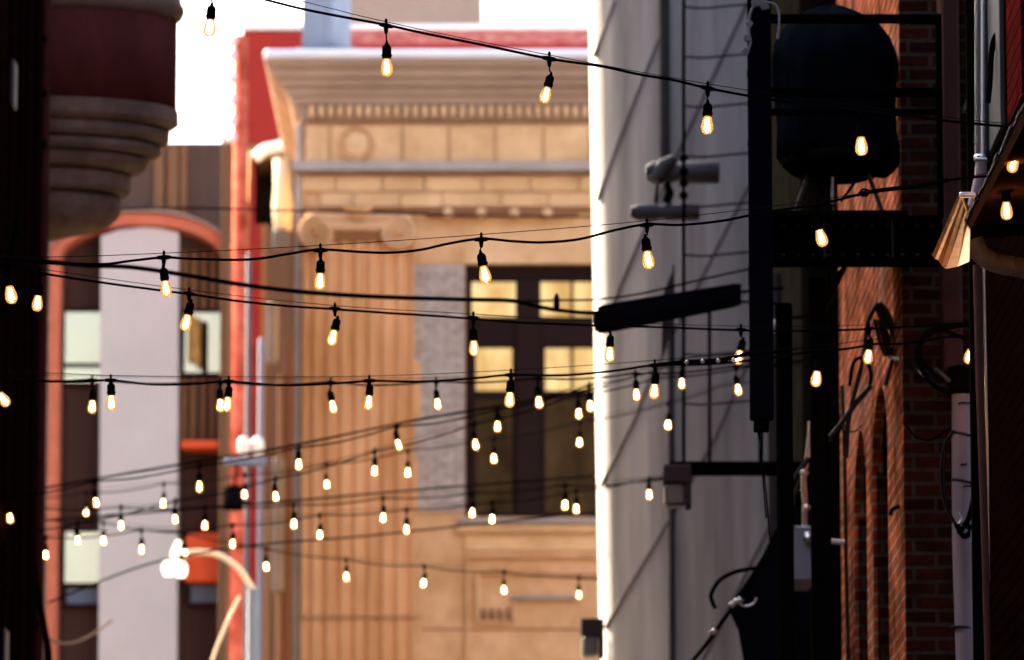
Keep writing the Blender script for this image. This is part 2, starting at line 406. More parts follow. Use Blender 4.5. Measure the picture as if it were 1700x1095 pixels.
def f(b):
    # fluted shaft: profile in (x,y)
    xl, xr = Xp(503, DT), Xp(688, DT); n = 8; w_ = (xr-xl)/n; poly = []
    for i in range(n):
        x0 = xl + i*w_; g = w_*.62; m0 = x0 + (w_-g)/2
        poly += [(x0, DT-.17), (m0, DT-.17)]
        for j in range(1, 8):
            a = math.pi*j/8; poly.append((m0 + g/2 - g/2*math.cos(a), DT-.17 + .06*math.sin(a)))
        poly.append((m0+g, DT-.17))
    poly += [(xr, DT-.17), (xr, DT+.01), (xl, DT+.01)]
    b.prism(poly, 0, Zp(398, DT), 'stone_orange', 'z')
part('pilaster', tb, f)
def f(b):
    b.box(Xp(686, DT), Xp(771, DT), DT-.05, DT+.01, Zp(850, DT), Zp(440, DT), 'greybrick')
    b.pbox(686, 600, 698, 690, DT-.07, .06, 'stone_orange', .01)
    b.pbox(686, 760, 694, 850, DT-.07, .06, 'stone_orange', .01)
part('brick_panel', tb, f)
# corner pilaster pale strip
part('corner_strip', tb, lambda b: b.box(Xp(489, DT), Xp(500, DT), DT-.08, DT+.5, 0, Zp(205, DT), 'ledge', .02))
# window
wf = None
def f(b):
    W = 'frame'
    b.pbox(773, 438, 1199, 463, DT+.14, .10, W, .01)
    b.pbox(773, 463, 783, 857, DT+.14, .10, W, .01)
    b.pbox(856, 463, 898, 857, DT+.10, .14, W, .02)
    b.pbox(1000, 463, 1030, 857, DT+.10, .14, W, .02)
    b.pbox(783, 525, 856, 573, DT+.16, .08, W, .01)
    b.pbox(898, 525, 1000, 573, DT+.16, .08, W, .01)
    b.pbox(898, 463, 1000, 467, DT+.17, .05, W)
    b.pbox(783, 463, 856, 467, DT+.17, .05, W)
    for x0, x1 in ((783, 856), (898, 1000)):
        b.pbox(x0, 573, x0+7, 857, DT+.18, .05, W, .005)
        b.pbox(x1-6, 573, x1, 857, DT+.18, .05, W, .005)
        b.pbox(x0+7, 573, x1-6, 577, DT+.18, .05, W)
        b.pbox(x0+7, 648, x1-6, 662, DT+.18, .05, W, .005)
        b.pbox(x0+7, 850, x1-6, 857, DT+.18, .05, W)
    b.pbox(947, 467, 952, 648, DT+.19, .03, W)
wf = part('window_frame', tb, f)
for (x0, y0, x1, y1) in ((783, 467, 856, 525), (898, 467, 1000, 525), (790, 577, 850, 648), (905, 577, 994, 648)):
    part('pane', wf, lambda b: b.pbox(x0, y0, x1, y1, DT+.24, .02, 'pane_yellow'))
M['dimpane'] = pane_glow('dim emissive pane', (.6, .33, .15), (1, .55, .25), .012)
for (x0, y0, x1, y1) in ((790, 662, 850, 850), (905, 662, 994, 850)):
    part('pane', wf, lambda b: b.pbox(x0, y0, x1, y1, DT+.24, .02, 'dimpane'))
def f(b):
    b.pbox(760, 860, 1150, 868, DT-.20, .21, 'ledge', .03)
    b.pbox(755, 868, 1150, 884, DT-.14, .15, 'stone_pink', .04)
part('window_sill', tb, f)
def f(b):
    b.pbox(772, 886, 1150, 914, DT-.03, .04, 'stone_pink', .01)
    b.pbox(772, 918, 1150, 925, DT-.10, .11, 'stone', .01)
    b.pbox(772, 918, 778, 1095, DT-.08, .09, 'stone', .01)
    b.pbox(790, 948, 1150, 953, DT-.08, .09, 'stone', .01)
    b.pbox(790, 953, 796, 1030, DT-.08, .09, 'stone_pink', .01)
    b.pbox(850, 988, 962, 994, DT-.12, .13, 'ledge', .01)
    b.pbox(850, 994, 856, 1030, DT-.08, .09, 'stone', .01)
    b.pbox(790, 1030, 856, 1035, DT-.08, .09, 'stone', .01)
    for i in range(4): b.pbox(799+i*14, 1010, 807+i*14, 1027, DT-.09, .10, 'stone_dark', .01)
    b.pbox(700, 1043, 1150, 1046, DT-.012, .02, 'stone_dark')
    b.pbox(500, 1023, 700, 1026, DT-.19, .02, 'stone_dark')
part('carved_panel', tb, f)
# chimney on its roof
ch = thing('chimney', P(540, 95, 67), 'square blue-grey chimney with sunlight painted cream on one side, on a grey base, above the stone cornice', 'chimney')
def f(b):
    c = P(541, 60, 67.4); a = R(-24)
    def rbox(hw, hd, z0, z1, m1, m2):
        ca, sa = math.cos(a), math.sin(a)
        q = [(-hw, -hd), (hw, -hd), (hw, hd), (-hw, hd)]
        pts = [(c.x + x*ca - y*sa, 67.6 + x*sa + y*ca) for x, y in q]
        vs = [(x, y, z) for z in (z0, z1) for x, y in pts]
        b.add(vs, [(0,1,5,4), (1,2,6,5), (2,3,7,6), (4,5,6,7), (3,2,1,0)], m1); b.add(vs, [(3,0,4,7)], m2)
    rbox(.20, .26, Zp(80, 67.4), Zp(80, 67.4)+3.2, 'grey_chim', 'cream')  # left face takes cream to paint in the sunlight
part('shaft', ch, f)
part('base', ch, lambda b: b.pbox(492, 78, 595, 97, 67.1, 1.0, 'grey_chim', .02))

# red building behind, beige block further behind
rb = thing('red_building', (2, 82, 0), 'plain red painted building with white-edged parapet behind the stone cornice', 'building')
part('wall', rb, lambda b: b.box(Xp(399, 82), 14, 82, 96, 0, Zp(72, 82), 'redwall'))
part('parapet', rb, lambda b: (b.box(Xp(399, 82), Xp(571, 82), 82, 96, Zp(72, 82), Zp(52, 82), 'redwall'), b.box(Xp(571, 82), 14, 82, 96, Zp(72, 82), Zp(49, 82), 'redwhite')))
part('coping', rb, lambda b: b.box(Xp(397, 82), 14.1, 81.93, 96, Zp(49, 82)+.002, Zp(41, 82), 'coping', .03))
bt = MB(); bt.box(Xp(567, 120), Xp(797, 120), 120, 134, 0, Zp(-120, 120), 'beige'); tag(bt.build('beige_tower'), 'plain beige tower block at the top of the view behind the red parapet', 'building')

# narrow building with sunlit fittings between the arch building and the stone one
nb = thing('narrow_building', (Xp(450, 71), 71, 0), 'narrow red and brown building with a dark recess squeezed against the stone building', 'building')
def f(b):
    b.pbox(404, 255, 420, 1095, 71, 8, 'redwall2', z0=0)
    b.pbox(420, 372, 432, 1095, 71, 8, 'redwall2', z0=0); b.pbox(432, 372, 440, 1095, 71, 8, 'taupe_tan', z0=0)
    b.pbox(440, 372, 495, 1095, 71, 8, 'taupe', z0=0)
    b.pbox(404, 240, 500, 262, 71, 8, 'taupe_tan')
    b.pbox(482, 262, 500, 372, 71, 8, 'slate')
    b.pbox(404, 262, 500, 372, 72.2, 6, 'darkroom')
part('wall', nb, f)
part('roof_edge', nb, lambda b: (b.tube(ppath([(424, 262), (440, 248), (462, 243), (476, 236), (484, 222), (486, 208)], 70.5), .07, 'enamel', 10)))
def f(b):
    a = R(-42); c0 = P(462, 310, 70)
    ca, sa = math.cos(a), math.sin(a)
    def rb_(cx, w, z0, z1):
        q = [(cx-w*.3, 70.2), (cx+w*.5, 70.2-.35), (cx+w*.7, 70.3), (cx-w*.1, 70.6)]
        b.prism([(q[0][0], q[0][1]+.0), (q[1][0], q[1][1]+.9), (q[2][0], q[2][1]+.9), (q[3][0], q[3][1]+.4)], z0, z1, 'cream', 'z')
    b.lathe([(.11, 0), (.13, .3), (.11, .55), (.12, .9)], (c0.x+.05, 70.2, Zp(382, 70.2)), 'cream', n=12)
part('sunlit_duct', nb, f)
part('junction_box', nb, lambda b: b.pbox(452, 380, 480, 410, 70, .25, 'slate', .03))
part('meter_box', nb, lambda b: b.pbox(442, 500, 461, 598, 69.5, .3, 'slate', .03))
def f(b):
    b.tube([P(466, 620, 70), (P(466, 620, 70).x, 70, 0)], .035, 'taupe', 8)
    b.tube([P(478, 560, 70), (P(478, 560, 70).x, 70, 0)], .04, 'brown_panel', 8)
    b.pbox(452, 760, 472, 980, 69.9, .2, 'slate', .02)
part('drain_pipe', nb, f)

# ------------------------------------------------------------------ arch fronted building on the left
DA = 62.0
ab = thing('arched_building', (Xp(240, DA), DA, 0), 'taupe building with a terracotta arch round a pale vertical panel and blue-white windows', 'building')
def f(b):
    zt = Zp(237, DA)
    b.box(-9, Xp(384, DA), DA, DA+4, 0, zt, 'taupe')
    for i, (x0, x1) in enumerate(((255, 272), (277, 296), (299, 310))): b.pbox(x0, 238, x1, 362, DA-.06, .07, 'taupe_tan', .01)
part('wall', ab, f)
def archpts(cx, ysp, rx, ry, a0=180, a1=0, n=24):
    return [(cx + rx*math.cos(R(a0+(a1-a0)*i/n)), ysp - ry*math.sin(R(a0+(a1-a0)*i/n))) for i in range(n+1)]
def f(b):
    o = archpts(238, 440, 155, 75); i_ = archpts(238, 440, 133, 56)
    poly = o + i_[::-1]
    pw = [(P(x, y, DA).x, Zp(y, DA)) for x, y in poly]
    n = len(o)
    for k in range(n-1):
        q = [pw[k], pw[k+1], pw[2*n-2-k], pw[2*n-1-k]]
        b.prism(q, DA-.45, DA, 'archred', 'y')
    z0 = Zp(440, DA)
    b.box(Xp(83, DA), Xp(105, DA), DA-.45, DA, 0, z0, 'archred', .03)
    b.box(Xp(371, DA), Xp(384, DA), DA-.45, DA, 0, z0, 'archred', .03)
part('arch', ab, f)
def f(b):
    o = archpts(238, 440, 153, 78); i_ = archpts(238, 440, 155.5, 81)
    pw = [(P(x, y, DA).x, Zp(y, DA)) for x, y in o + i_[::-1]]; n = len(o)
    for k in range(n-1): b.prism([pw[k], pw[k+1], pw[2*n-2-k], pw[2*n-1-k]], DA-.5, DA, 'ledge', 'y')
part('arch_trim', ab, f)
part('pale_panel', ab, lambda b: b.prism([(P(x, y, DA).x, Zp(y, DA) if y < 1200 else 0) for x, y in [(172, 1300), (172, 402), (200, 392), (240, 387), (270, 389), (300, 396), (300, 1300)]], DA-.40, DA-.02, 'panelwhite', 'y'))
def f(b):
    b.pbox(106, 400, 171, 1300, DA-.05, .06, 'brown_panel', z0=0)
    for x0, x1 in ((301, 311), (315, 327), (332, 343), (348, 358), (362, 369)):
        b.pbox(x0, 415, x1, 730, DA-.10, .11, 'taupe_tan', .01)
    b.pbox(301, 747, 369, 1300, DA-.05, .06, 'brown_panel', z0=0)
part('cladding', ab, f)
part('red_band', ab, lambda b: b.pbox(300, 730, 384, 744, DA-.5, .4, 'orangepanel', .02))
def window(x0, y0, x1, y1, m, sash=None, d=DA-.12):
    w_ = part('window', ab, lambda b: (b.pbox(x0-4, y0-4, x1+4, y0, d-.04, .1, 'frame'), b.pbox(x0-4, y1, x1+4, y1+5, d-.04, .1, 'frame'), b.pbox(x0-4, y0, x0, y1, d-.04, .1, 'frame'), b.pbox(x1, y0, x1+4, y1, d-.04, .1, 'frame'), [b.pbox(x0, s_, x1, s_+7, d-.03, .08, 'slate') for s_ in (sash or [])]))
    part('pane', w_, lambda b: b.pbox(x0, y0, x1, y1, d, .06, m))
    return w_
window(107, 516, 170, 634, 'skypane', [602])
window(107, 881, 168, 967, 'skypane')
window(110, 975, 164, 1002, 'bluepane')
window(306, 517, 366, 618, 'skypane')
window(316, 970, 364, 1000, 'bluepane')
def f(b):
    for k, (x0, x1, m) in enumerate(((312, 322, 'gold'), (324, 333, 'gold'), (334, 344, 'frame'))):
        b.pbox(x0, 520 + 6*k, x1, 600 + 8*k, DA-.22, .06, m, .02)
part('golden_curtain', ab, f)
tag(part('sign_panel', ab, lambda b: b.pbox(306, 884, 366, 966, DA-.3, .2, 'orangepanel', .02)), 'plain orange-red panel')
def f(b):
    for x0, x1 in ((370, 376), (378, 385)): b.box(Xp(x0, DA), Xp(x1, DA), DA-.62, DA-.46, 0, Zp(240, DA), 'taupe_tan', .02)
part('tan_mullion', ab, f)
# sun struck red pillar
rp = thing('red_pillar', (Xp(396, 60), 60, 0), 'tall sunlit red pillar with pale blobs along its left edge beside the arched building', 'pillar')
def f(b):
    c = Xp(397, 60); b.lathe([(.078, 0), (.078, Zp(60, 60))], (c, 60, 0), 'redpillar', n=20)
part('shaft', rp, f)
for y in (70, 92, 130, 165, 200, 228):
    part('insulator', rp, lambda b: b.lathe([(0, -.06), (.035, -.05), (.05, 0), (.035, .06), (0, .07)], P(386, y, 59.9), 'enamel', n=10))
part('hook', rp, lambda b: b.tube(ppath([(355, 106), (362, 101), (375, 100), (392, 98)], 59.9), .012, 'slate', 6))
# poles
def pole(px0, px1, top, d, m, name, label, group=None):
    c = Xp((px0+px1)/2, d); r = (px1-px0)/2*d/FPX
    b = MB(); b.lathe([(r*1.1, 0), (r, 3), (r*.96, Zp(top, d)-.03), (r*.5, Zp(top, d))], (c, d, 0), m, n=16)
    return b, c
up = thing('utility_pole', (Xp(413, 56), 56, 0), 'slim blue-grey utility pole with white insulators on its crossarm in front of the red pillar', 'pole')
b, c = pole(408, 417, 420, 56, 'slate', '', ''); b.build('pole', up)
part('crossarm', up, lambda b: b.pbox(372, 758, 442, 772, 55.8, .12, 'grey_chim', .02))
for px in (405, 428):
    part('insulator', up, lambda b: b.lathe([(.0, .0), (.05, .02), (.065, .09), (.06, .16), (.03, .2), (0, .205)], P(px, 758, 55.85), 'enamel', n=14))
def f(b):
    b.lathe([(0, 0), (.09, .01), (.1, .08), (.095, .2), (.07, .25), (0, .26)], P(388, 848, 55.8), 'black', n=14)
    b.tube([P(388, 815, 55.8), P(393, 772, 55.8)], .015, 'black', 6)
    b.tube([P(392, 835, 55.8), P(412, 835, 55.95)], .03, 'black', 6)
part('transformer', up, f)
b, c = pole(429, 438, 560, 57, 'grey_chim', '', ''); o = b.build('metal_mast', origin=(c, 57, 0)); tag(o, 'pale metal mast standing just right of the blue-grey utility pole', 'mast')
b, c = pole(443, 450, 845, 58, 'taupe_tan', '', ''); o = b.build('sign_post', origin=(c, 58, 0)); tag(o, 'short cream post rising in front of the narrow brown building', 'post')
# old leaning plank of light
b = MB(); b.tube([P(410, 250, 69), P(404, 385, 69)], .045, 'cream', 8); b.tube([P(404, 385, 69), (P(404, 385, 69).x, 69, 0)], .04, 'cream', 8)
tag(b.build('drain_pipe'), 'leaning cream drainpipe lit by the sun beside the dark recess', 'pipe')
# street lamp
sl = thing('street_lamp', (Xp(420, 50), 50, 0), 'street lamp with curved cream arm and glowing white twin head before the pale panel', 'street lamp')
part('arm', sl, lambda b: b.tube(ppath([(304, 918), (335, 916), (365, 922), (395, 942), (412, 966), (421, 980)], 50), .027, 'cream', 10))
part('pole', sl, lambda b: b.tube([P(421, 978, 50), (Xp(421, 50), 50, 0)], .055, 'grey_chim', 12))
def f(b):
    b.lathe([(0, 0), (.04, .005), (.062, .05), (.064, .1), (.04, .14), (.02, .15)], P(280, 957, 50), 'headlamp', n=16)
    b.lathe([(0, 0), (.04, .005), (.058, .05), (.06, .1), (.04, .14), (.02, .15)], P(300, 959, 50), 'headlamp', n=16)
    b.tube([P(288, 935, 50), P(291, 915, 50), P(297, 897, 50)], [.04, .038, .025], 'headlamp', 12)
part('lamp_head', sl, f)
part('cap', sl, lambda b: b.tube([P(297, 917, 50), P(306, 917, 50)], .035, 'enamel', 10))
b = MB(); b.tube(ppath([(398, 990), (385, 1015), (370, 1050), (352, 1100), (340, 1180)], 50.5), .014, 'cream', 8)
b.tube([P(340, 1180, 50.5), (Xp(340, 50.5), 50.5, 0)], .03, 'cream', 8)
tag(b.build('bent_pipe'), 'pale bent pipe curving away at the foot of the red pillar', 'pipe')

# ------------------------------------------------------------------ left alley wall, oriel
lw = thing('maroon_building', (-6, 12, 0), 'dark maroon brick building running down the left edge of the alley', 'building')
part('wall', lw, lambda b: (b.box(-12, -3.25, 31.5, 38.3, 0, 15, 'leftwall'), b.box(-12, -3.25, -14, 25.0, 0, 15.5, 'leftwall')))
def f(b):
    for y0, y1, o in ((36.05, 36.35, .02), (36.75, 36.9, .03), (37.3, 37.55, .02), (37.95, 38.3, .03)): b.box(-3.25, -3.25+o, y0, y1, 0, 14.8, 'leftwall', .005)
part('pier', lw, f)
dp = thing('downspout', (-3.2, 38.45, 0), 'rusty red downpipe at the end corner of the dark left wall', 'pipe')
part('pipe', dp, lambda b: b.tube([(-3.21, 38.45, 0), (-3.21, 38.45, 14.9)], .03, 'leftpipe', 10))
for y in (62, 150, 235):
    part('bracket', dp, lambda b: b.pbox(38, y-5, 76, y+6, 38.33, .1, 'black', .01))
eb = thing('electrical_box', P(5, 180, 36.3), 'small grey-blue box fixed high on the dark left wall', 'electrical box')
part('enclosure', eb, lambda b: b.box(-3.249, -3.215, 36.05, 36.28, Zp(180, 36.2), Zp(105, 36.2), 'slate', .008))
eb2 = MB(); eb2.box(-3.249, -3.22, 36.05, 36.3, Zp(1130, 36.3), Zp(1048, 36.3), 'slate', .01); tag(eb2.build('meter_box'), 'dim slate meter box low at the left edge of the picture', 'meter box')

DO = 39.6; OX = Xp(60, DO)
ob_ = thing('oriel_building', (-7, 40, 0), 'brown brick building carrying a round dark-red corner turret on cream stepped mouldings', 'building')
part('wall', ob_, lambda b: b.box(-12, Xp(83, 42.6), 38.35, 42.6, 0, 15.5, 'leftbrick'))
def oz(y): return Zp(y, DO)
def rr(px): return (px-60)*DO/FPX
ELL = Matrix.Diagonal((1, .55, 1))
part('turret_drum', ob_, lambda b: b.lathe([(rr(293), oz(190)), (rr(293), oz(24))], (OX, DO, 0), 'oriel_red', n=96, mtx=ELL))
def f(b):
    pr = [(293, 184), (296, 186), (297, 207), (290, 212), (283, 216), (272, 218), (282, 222), (281, 233), (274, 240), (262, 242), (252, 243), (266, 246), (268, 254), (262, 260), (250, 263), (236, 264), (247, 268), (243, 278), (234, 286), (220, 289), (205, 290),
          (217, 294), (218, 318), (212, 324), (196, 327), (190, 328), (202, 333), (202, 349), (194, 364), (178, 376), (155, 384), (120, 392), (90, 399), (66, 404)]
    b.lathe([(rr(x), oz(y)) for x, y in pr], (OX, DO, 0), 'oriel_cream', n=96, mtx=ELL, smooth=False)
part('corbel_mouldings', ob_, f)
part('string_course', ob_, lambda b: b.lathe([(rr(292), oz(36)), (rr(300), oz(32)), (rr(305), oz(22)), (rr(305), oz(14)), (rr(300), oz(8)), (rr(298), oz(-6)), (rr(290), oz(-12))], (OX, DO, 0), 'oriel_cream', n=96, mtx=ELL))
part('upper_drum', ob_, lambda b: b.lathe([(rr(288), oz(-10)), (rr(288), 14.5), (rr(200), 16.0), (.05, 17.0)], (OX, DO, 0), 'oriel_red', n=96, mtx=ELL))

# ------------------------------------------------------------------ pale wall, right of centre
DP = 43.0
pw = thing('pale_building', (3, DP, 0), 'pale grey building with a rounded sunlit corner and diagonal seam strips', 'building')
XB = Xp(996, DP+.4)
_YT = [0.0]
for _i in range(200):
    _x = 1.95 - (_i+.5)*.0075; _s = max(0, (_x-.686)/1.264); _YT.append(_YT[-1] + .0075/math.tan(R(46 + 44*_s**.75)))
def yfront(x): return DP if x >= 1.95 else DP + _YT[min(200, int((1.95-x)/.0075))]
def lean(z): return -(z-8.4)*.015
def f(b):
    prof = [(9.0, DP)] + [(1.95-i*.045, yfront(1.95-i*.045)) for i in range(0, 28)]
    x0, y0 = prof[-1]; 
    prof += [(XB+.025, y0+.04), (XB+.008, y0+.07), (XB, y0+.10), (XB, DP+2.9), (9, DP+2.9)]
    n = len(prof); vs = []
    for z in (0, 16): vs += [(x + lean(z), y, z) for x, y in prof]
    b.add(vs, [(i, (i+1) % n, (i+1) % n + n, i+n) for i in range(n)], 'pale', False)
    b.add(vs, [tuple(range(n, 2*n))], 'pale')
    for k in range(1, n-6): b.sm[k] = True
part('wall', pw, f)
def f(b):
    for line in ([(1022, 0), (985, 95)], [(1095, 62), (1042, 195), (991, 333)], [(1240, 5), (1180, 135), (1132, 240), (1068, 385), (1019, 500), (1003, 540)],
                 [(1245, 305), (1161, 468), (1075, 638), (1052, 700), (998, 805)], [(1260, 570), (1238, 610), (1186, 730), (1122, 844), (1062, 945), (1004, 1043)], [(1300, 830), (1200, 1030), (1150, 1130)]):
        q = []
        for i in range(len(line)-1):
            for t in range(4):
                a, c = line[i], line[i+1]; q.append((a[0]+(c[0]-a[0])*t/4, a[1]+(c[1]-a[1])*t/4))
        q.append(line[-1])
        pts = []
        for x, y in q:
            p = P(x, y, DP); yy = yfront(p.x - lean(p.z)); p = P(x, y, yy); pts.append(p)
        b.tube(pts, .014, 'pale_seam', 6)
part('seam_strip', pw, f)
def f(b):
    x0, x1 = Xp(1097, DP), Xp(1114, DP); yy = yfront(x0)
    b.box(x0, x1, yy-.08, yy+.05, Zp(268, DP), 15, 'palepipe', .015)
    x0, x1 = Xp(1109, DP), Xp(1119, DP); yy = yfront(x0)
    b.box(x0, x1, yy-.05, yy+.05, 0, Zp(545, DP), 'palepipe', .01)
part('conduit', pw, f)

# ------------------------------------------------------------------ orange brick building, right
BX, B0, B1 = 1.875, 27.0, 32.2
bb = thing('brick_building', (3, 29.5, 0), 'orange brick building on the right with tall arched openings and a brown end pier', 'building')
def f(b):
    HT = 13.5; TH = .28
    wins = [(28.15, 29.35, 5.50, 5.85), (29.85, 30.95, 5.45, 5.86)]
    ys = [B0] + [v for w_ in wins for v in w_[:2]] + [B1]
    b.box(BX, BX+TH, B0+.02, wins[0][0], 0, HT, 'orangebrick'); b.box(BX, BX+TH, wins[0][1], wins[1][0], 0, HT, 'orangebrick'); b.box(BX, BX+TH, wins[1][1], B1, 0, HT, 'orangebrick')
    for y0, y1, zs_, zt in wins:
        b.box(BX, BX+TH, y0, y1, 0, 2.6, 'orangebrick')
        n = 14; cy = (y0+y1)/2; h = (y1-y0)/2
        arc = [(cy - h*math.cos(math.pi*i/n), zs_ + (zt-zs_)*math.sin(math.pi*i/n)) for i in range(n+1)]
        for i in range(n): b.prism([arc[i], arc[i+1], (arc[i+1][0], HT), (arc[i][0], HT)], BX, BX+TH, 'orangebrick', 'x')
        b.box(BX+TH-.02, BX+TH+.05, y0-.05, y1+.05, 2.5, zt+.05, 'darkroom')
        b.box(BX+.02, BX+TH-.021, y1-.012, y1-.002, 2.6, zs_, 'pierbrick')
        b.box(BX+.05, BX+TH-.021, y1-.34, y1-.10, zs_-.03, zs_+.26, 'jet')  # black block paints the deep shade at the arch top
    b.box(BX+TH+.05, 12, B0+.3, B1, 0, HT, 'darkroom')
part('wall', bb, f)
part('end_pier', bb, lambda b: b.box(BX+.004, 3.4, B0, B0+.3, 0, 13.5, 'pierbrick'))
dk = MB(); dk.box(1.92, 12, 32.25, 42.0, 0, 13, 'jet')
tag(dk.build('dark_building'), 'almost black timber building behind the orange brick one', 'building')

nr = thing('near_brick_building', (6, 8, 0), 'dark red brick building forming the right edge of the alley', 'building')
NX, NY = 2.04, 24.4
def f(b):
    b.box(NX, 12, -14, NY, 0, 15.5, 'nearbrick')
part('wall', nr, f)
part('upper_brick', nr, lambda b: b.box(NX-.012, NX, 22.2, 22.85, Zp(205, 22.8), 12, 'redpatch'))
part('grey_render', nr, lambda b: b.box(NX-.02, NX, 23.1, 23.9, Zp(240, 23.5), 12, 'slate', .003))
part('dark_jamb', nr, lambda b: b.box(NX-.05, NX+.3, NY, NY+.08, 0, 12.5, 'blackwood'))  # dark board standing in for the shade of the recess
bk = MB(); bk.box(-14, 14, -40, -30, 0, 19, 'leftbrick'); tag(bk.build('rear_blocker'), 'unseen brown brick block added behind the viewpoint to dim the alley', 'building')  # out of view, added to cut the sky light on camera-facing surfaces

cy = MB(); cy.box(-22, -13, 22, 46, 0, 17.5, 'leftbrick'); tag(cy.build('sun_blocker'), 'unseen tall brick block added on the left to keep sun off the alley', 'building')  # unseen block added to shade the right-hand wall from the sun
# vent pipe on the pier
vp = thing('vent_pipe', (Xp(1596, 26.6), 26.6, 0), 'tall pipe on the brick pier, mauve above a dark coupling and pale below', 'pipe')
def f(b):
    b.box(Xp(1567, 26.7), Xp(1599, 26.7), 26.7, 26.92, Zp(615, 26.7), 12, 'mauve', .015)
part('upper_pipe', vp, f)
def f(b):
    c = Xp(1598, 26.6, 900); r = 17.5*26.6/FPX
    b.tube([P(1597, 645, 26.6), P(1598, 900, 26.6), (P(1606, 1095, 26.6).x, 26.6, 4), (P(1606, 1095, 26.6).x, 26.6, 0)], r, 'pvc', 20)
part('lower_pipe', vp, f)
def f(b):
    c = P(1597, 655, 26.6); k = 26.6/FPX
    b.lathe([(18*k, 0), (23*k, .008), (23*k, .025), (20*k, .035), (21*k, .1), (24*k, .11), (24*k, .13), (18*k, .135)], c, 'blackwood', n=24)
part('coupling', vp, f)
def f(b):
    for (x, y, w_) in ((1602, 668, 12), (1607, 806, 8), (1600, 770, 5)):
        b.tube(ppath([(x-w_, y+2), (x-w_*.3, y), (x+w_*.3, y+1), (x+w_, y-1)], 26.545), .004, 'rubber', 5)
part('scuff_mark', vp, f)
for y in (722, 800, 1042):
    def f(b):
        c = P(1598, y, 26.6); k = 26.6/FPX; b.lathe([(19*k, -.006), (20*k, 0), (19*k, .006)], c, 'greycable', n=20, mtx=Matrix.Rotation(R(12 if y < 900 else 4), 3, 'Y'))
    part('strap', vp, f)
cb = MB()
random.seed(3)
for i in range(6):
    o = random.uniform(-4, 4)
    cb.tube(ppath([(1585+o, 715), (1570+o, 740), (1566+o*1.5, 790), (1572+o, 840), (1588+o*.5, 872)], 26.45), .005, 'greycable' if i % 2 else 'rubber', 6)
for i in range(5):
    o = random.uniform(-3, 3)
    cb.tube(ppath([(1616+o, 700), (1622+o, 760), (1618+o, 820), (1606+o, 865), (1592+o, 885)], 26.45), .006, 'rubber', 6)
cb.tube(ppath([(1588, 870), (1600, 890), (1612, 880), (1600, 866)], 26.4), .014, 'rubber', 8)
cb.tube(ppath([(1590, 850), (1596, 862), (1588, 874)], 26.4), .006, 'chrome', 6)
tag(cb.build('cable_bundle'), 'tangle of black and grey cables tied round the pale lower pipe', 'cables')
cb = MB()
cb.tube(ppath([(1640, 535), (1580, 542), (1540, 552), (1524, 585), (1532, 615), (1552, 640), (1578, 652)], 26.4), .012, 'rubber', 8)
cb.tube(ppath([(1600, 560), (1560, 548), (1534, 562), (1528, 590), (1542, 612), (1566, 628), (1580, 640)], 26.5), .010, 'rubber', 8)
cb.tube(ppath([(1552, 612), (1566, 624), (1576, 634)], 26.35), .012, 'greycable', 8)
tag(cb.build('power_cable'), 'thick black cables looping over the brick pier into the dark coupling', 'cables')
# galvanised downspout, right
gs = thing('steel_downspout', P(1630, 265, 23.7), 'shiny galvanised round downspout with a clamp above the eave', 'pipe')
part('pipe', gs, lambda b: b.tube([P(1630, -60, 23.7), P(1630, 262, 23.7)], .031, 'chrome', 24))
part('collar', gs, lambda b: b.lathe([(.034, -.01), (.037, 0), (.034, .012)], P(1630, 262, 23.7), 'chrome', n=24))
part('clamp', gs, lambda b: b.tube([P(1618, 264, 23.6), P(1638, 264, 23.6)], .008, 'chrome', 8))
part('lower_bend', gs, lambda b: b.tube(ppath([(1630, 264), (1628, 290), (1622, 318), (1616, 345), (1612, 400)], 23.7), .026, 'pvc', 18))
part('wall_bracket', gs, lambda b: b.box(Xp(1628, 23.7), NX+.01, 23.69, 23.73, Zp(60, 23.7), Zp(50, 23.7), 'chrome'))
b = MB(); b.tube([P(1608, -60, 26.3), P(1608, 160, 26.3), P(1600, 185, 26.4)], .010, 'chrome', 10); tag(b.build('thin_conduit'), 'thin bright conduit left of the galvanised downspout', 'conduit')
b = MB(); x = P(1640, 800, 24.2).x
b.tube([P(1625, 440, 24.2), P(1630, 640, 24.2), P(1639, 900, 24.2), P(1645, 1110, 24.2), (P(1645, 1110, 24.2).x, 24.2, 0)], .026, 'mauve', 18)
b.tube([P(1634, 440, 24.15), P(1639, 700, 24.15), P(1651, 1110, 24.15), (P(1651, 1110, 24.15).x, 24.15, 0)], .009, 'chrome', 10)  # thin chrome tube stands in for the highlight along the pipe
tag(b.build('wall_pipe'), 'slim brown pipe with a chrome strip for its highlight standing right of the pale vent pipe', 'pipe')
b = MB(); b.tube([P(1616, 880, 25.6), P(1623, 1110, 25.6), (P(1623, 1110, 25.6).x, 25.6, 0)], .012, 'pvc', 10)
for y in (945, 962, 1000): b.lathe([(.012, -.008), (.018, 0), (.012, .008)], P(1620, y, 25.6), 'chrome', n=12)
tag(b.build('small_conduit'), 'small pale conduit with bright fittings tucked behind the slim brown pipe', 'conduit')
b = MB(); b.tube(ppath([(1676, 10), (1668, 40), (1652, 62), (1646, 90), (1644, 130), (1640, 170)], 23.3), .012, 'rubber', 8); b.tube(ppath([(1664, 12), (1668, 35), (1660, 48)], 23.3), .006, 'rubber', 6)
tag(b.build('wall_cable'), 'black cable drooping across the grey strip at the top right', 'cable')

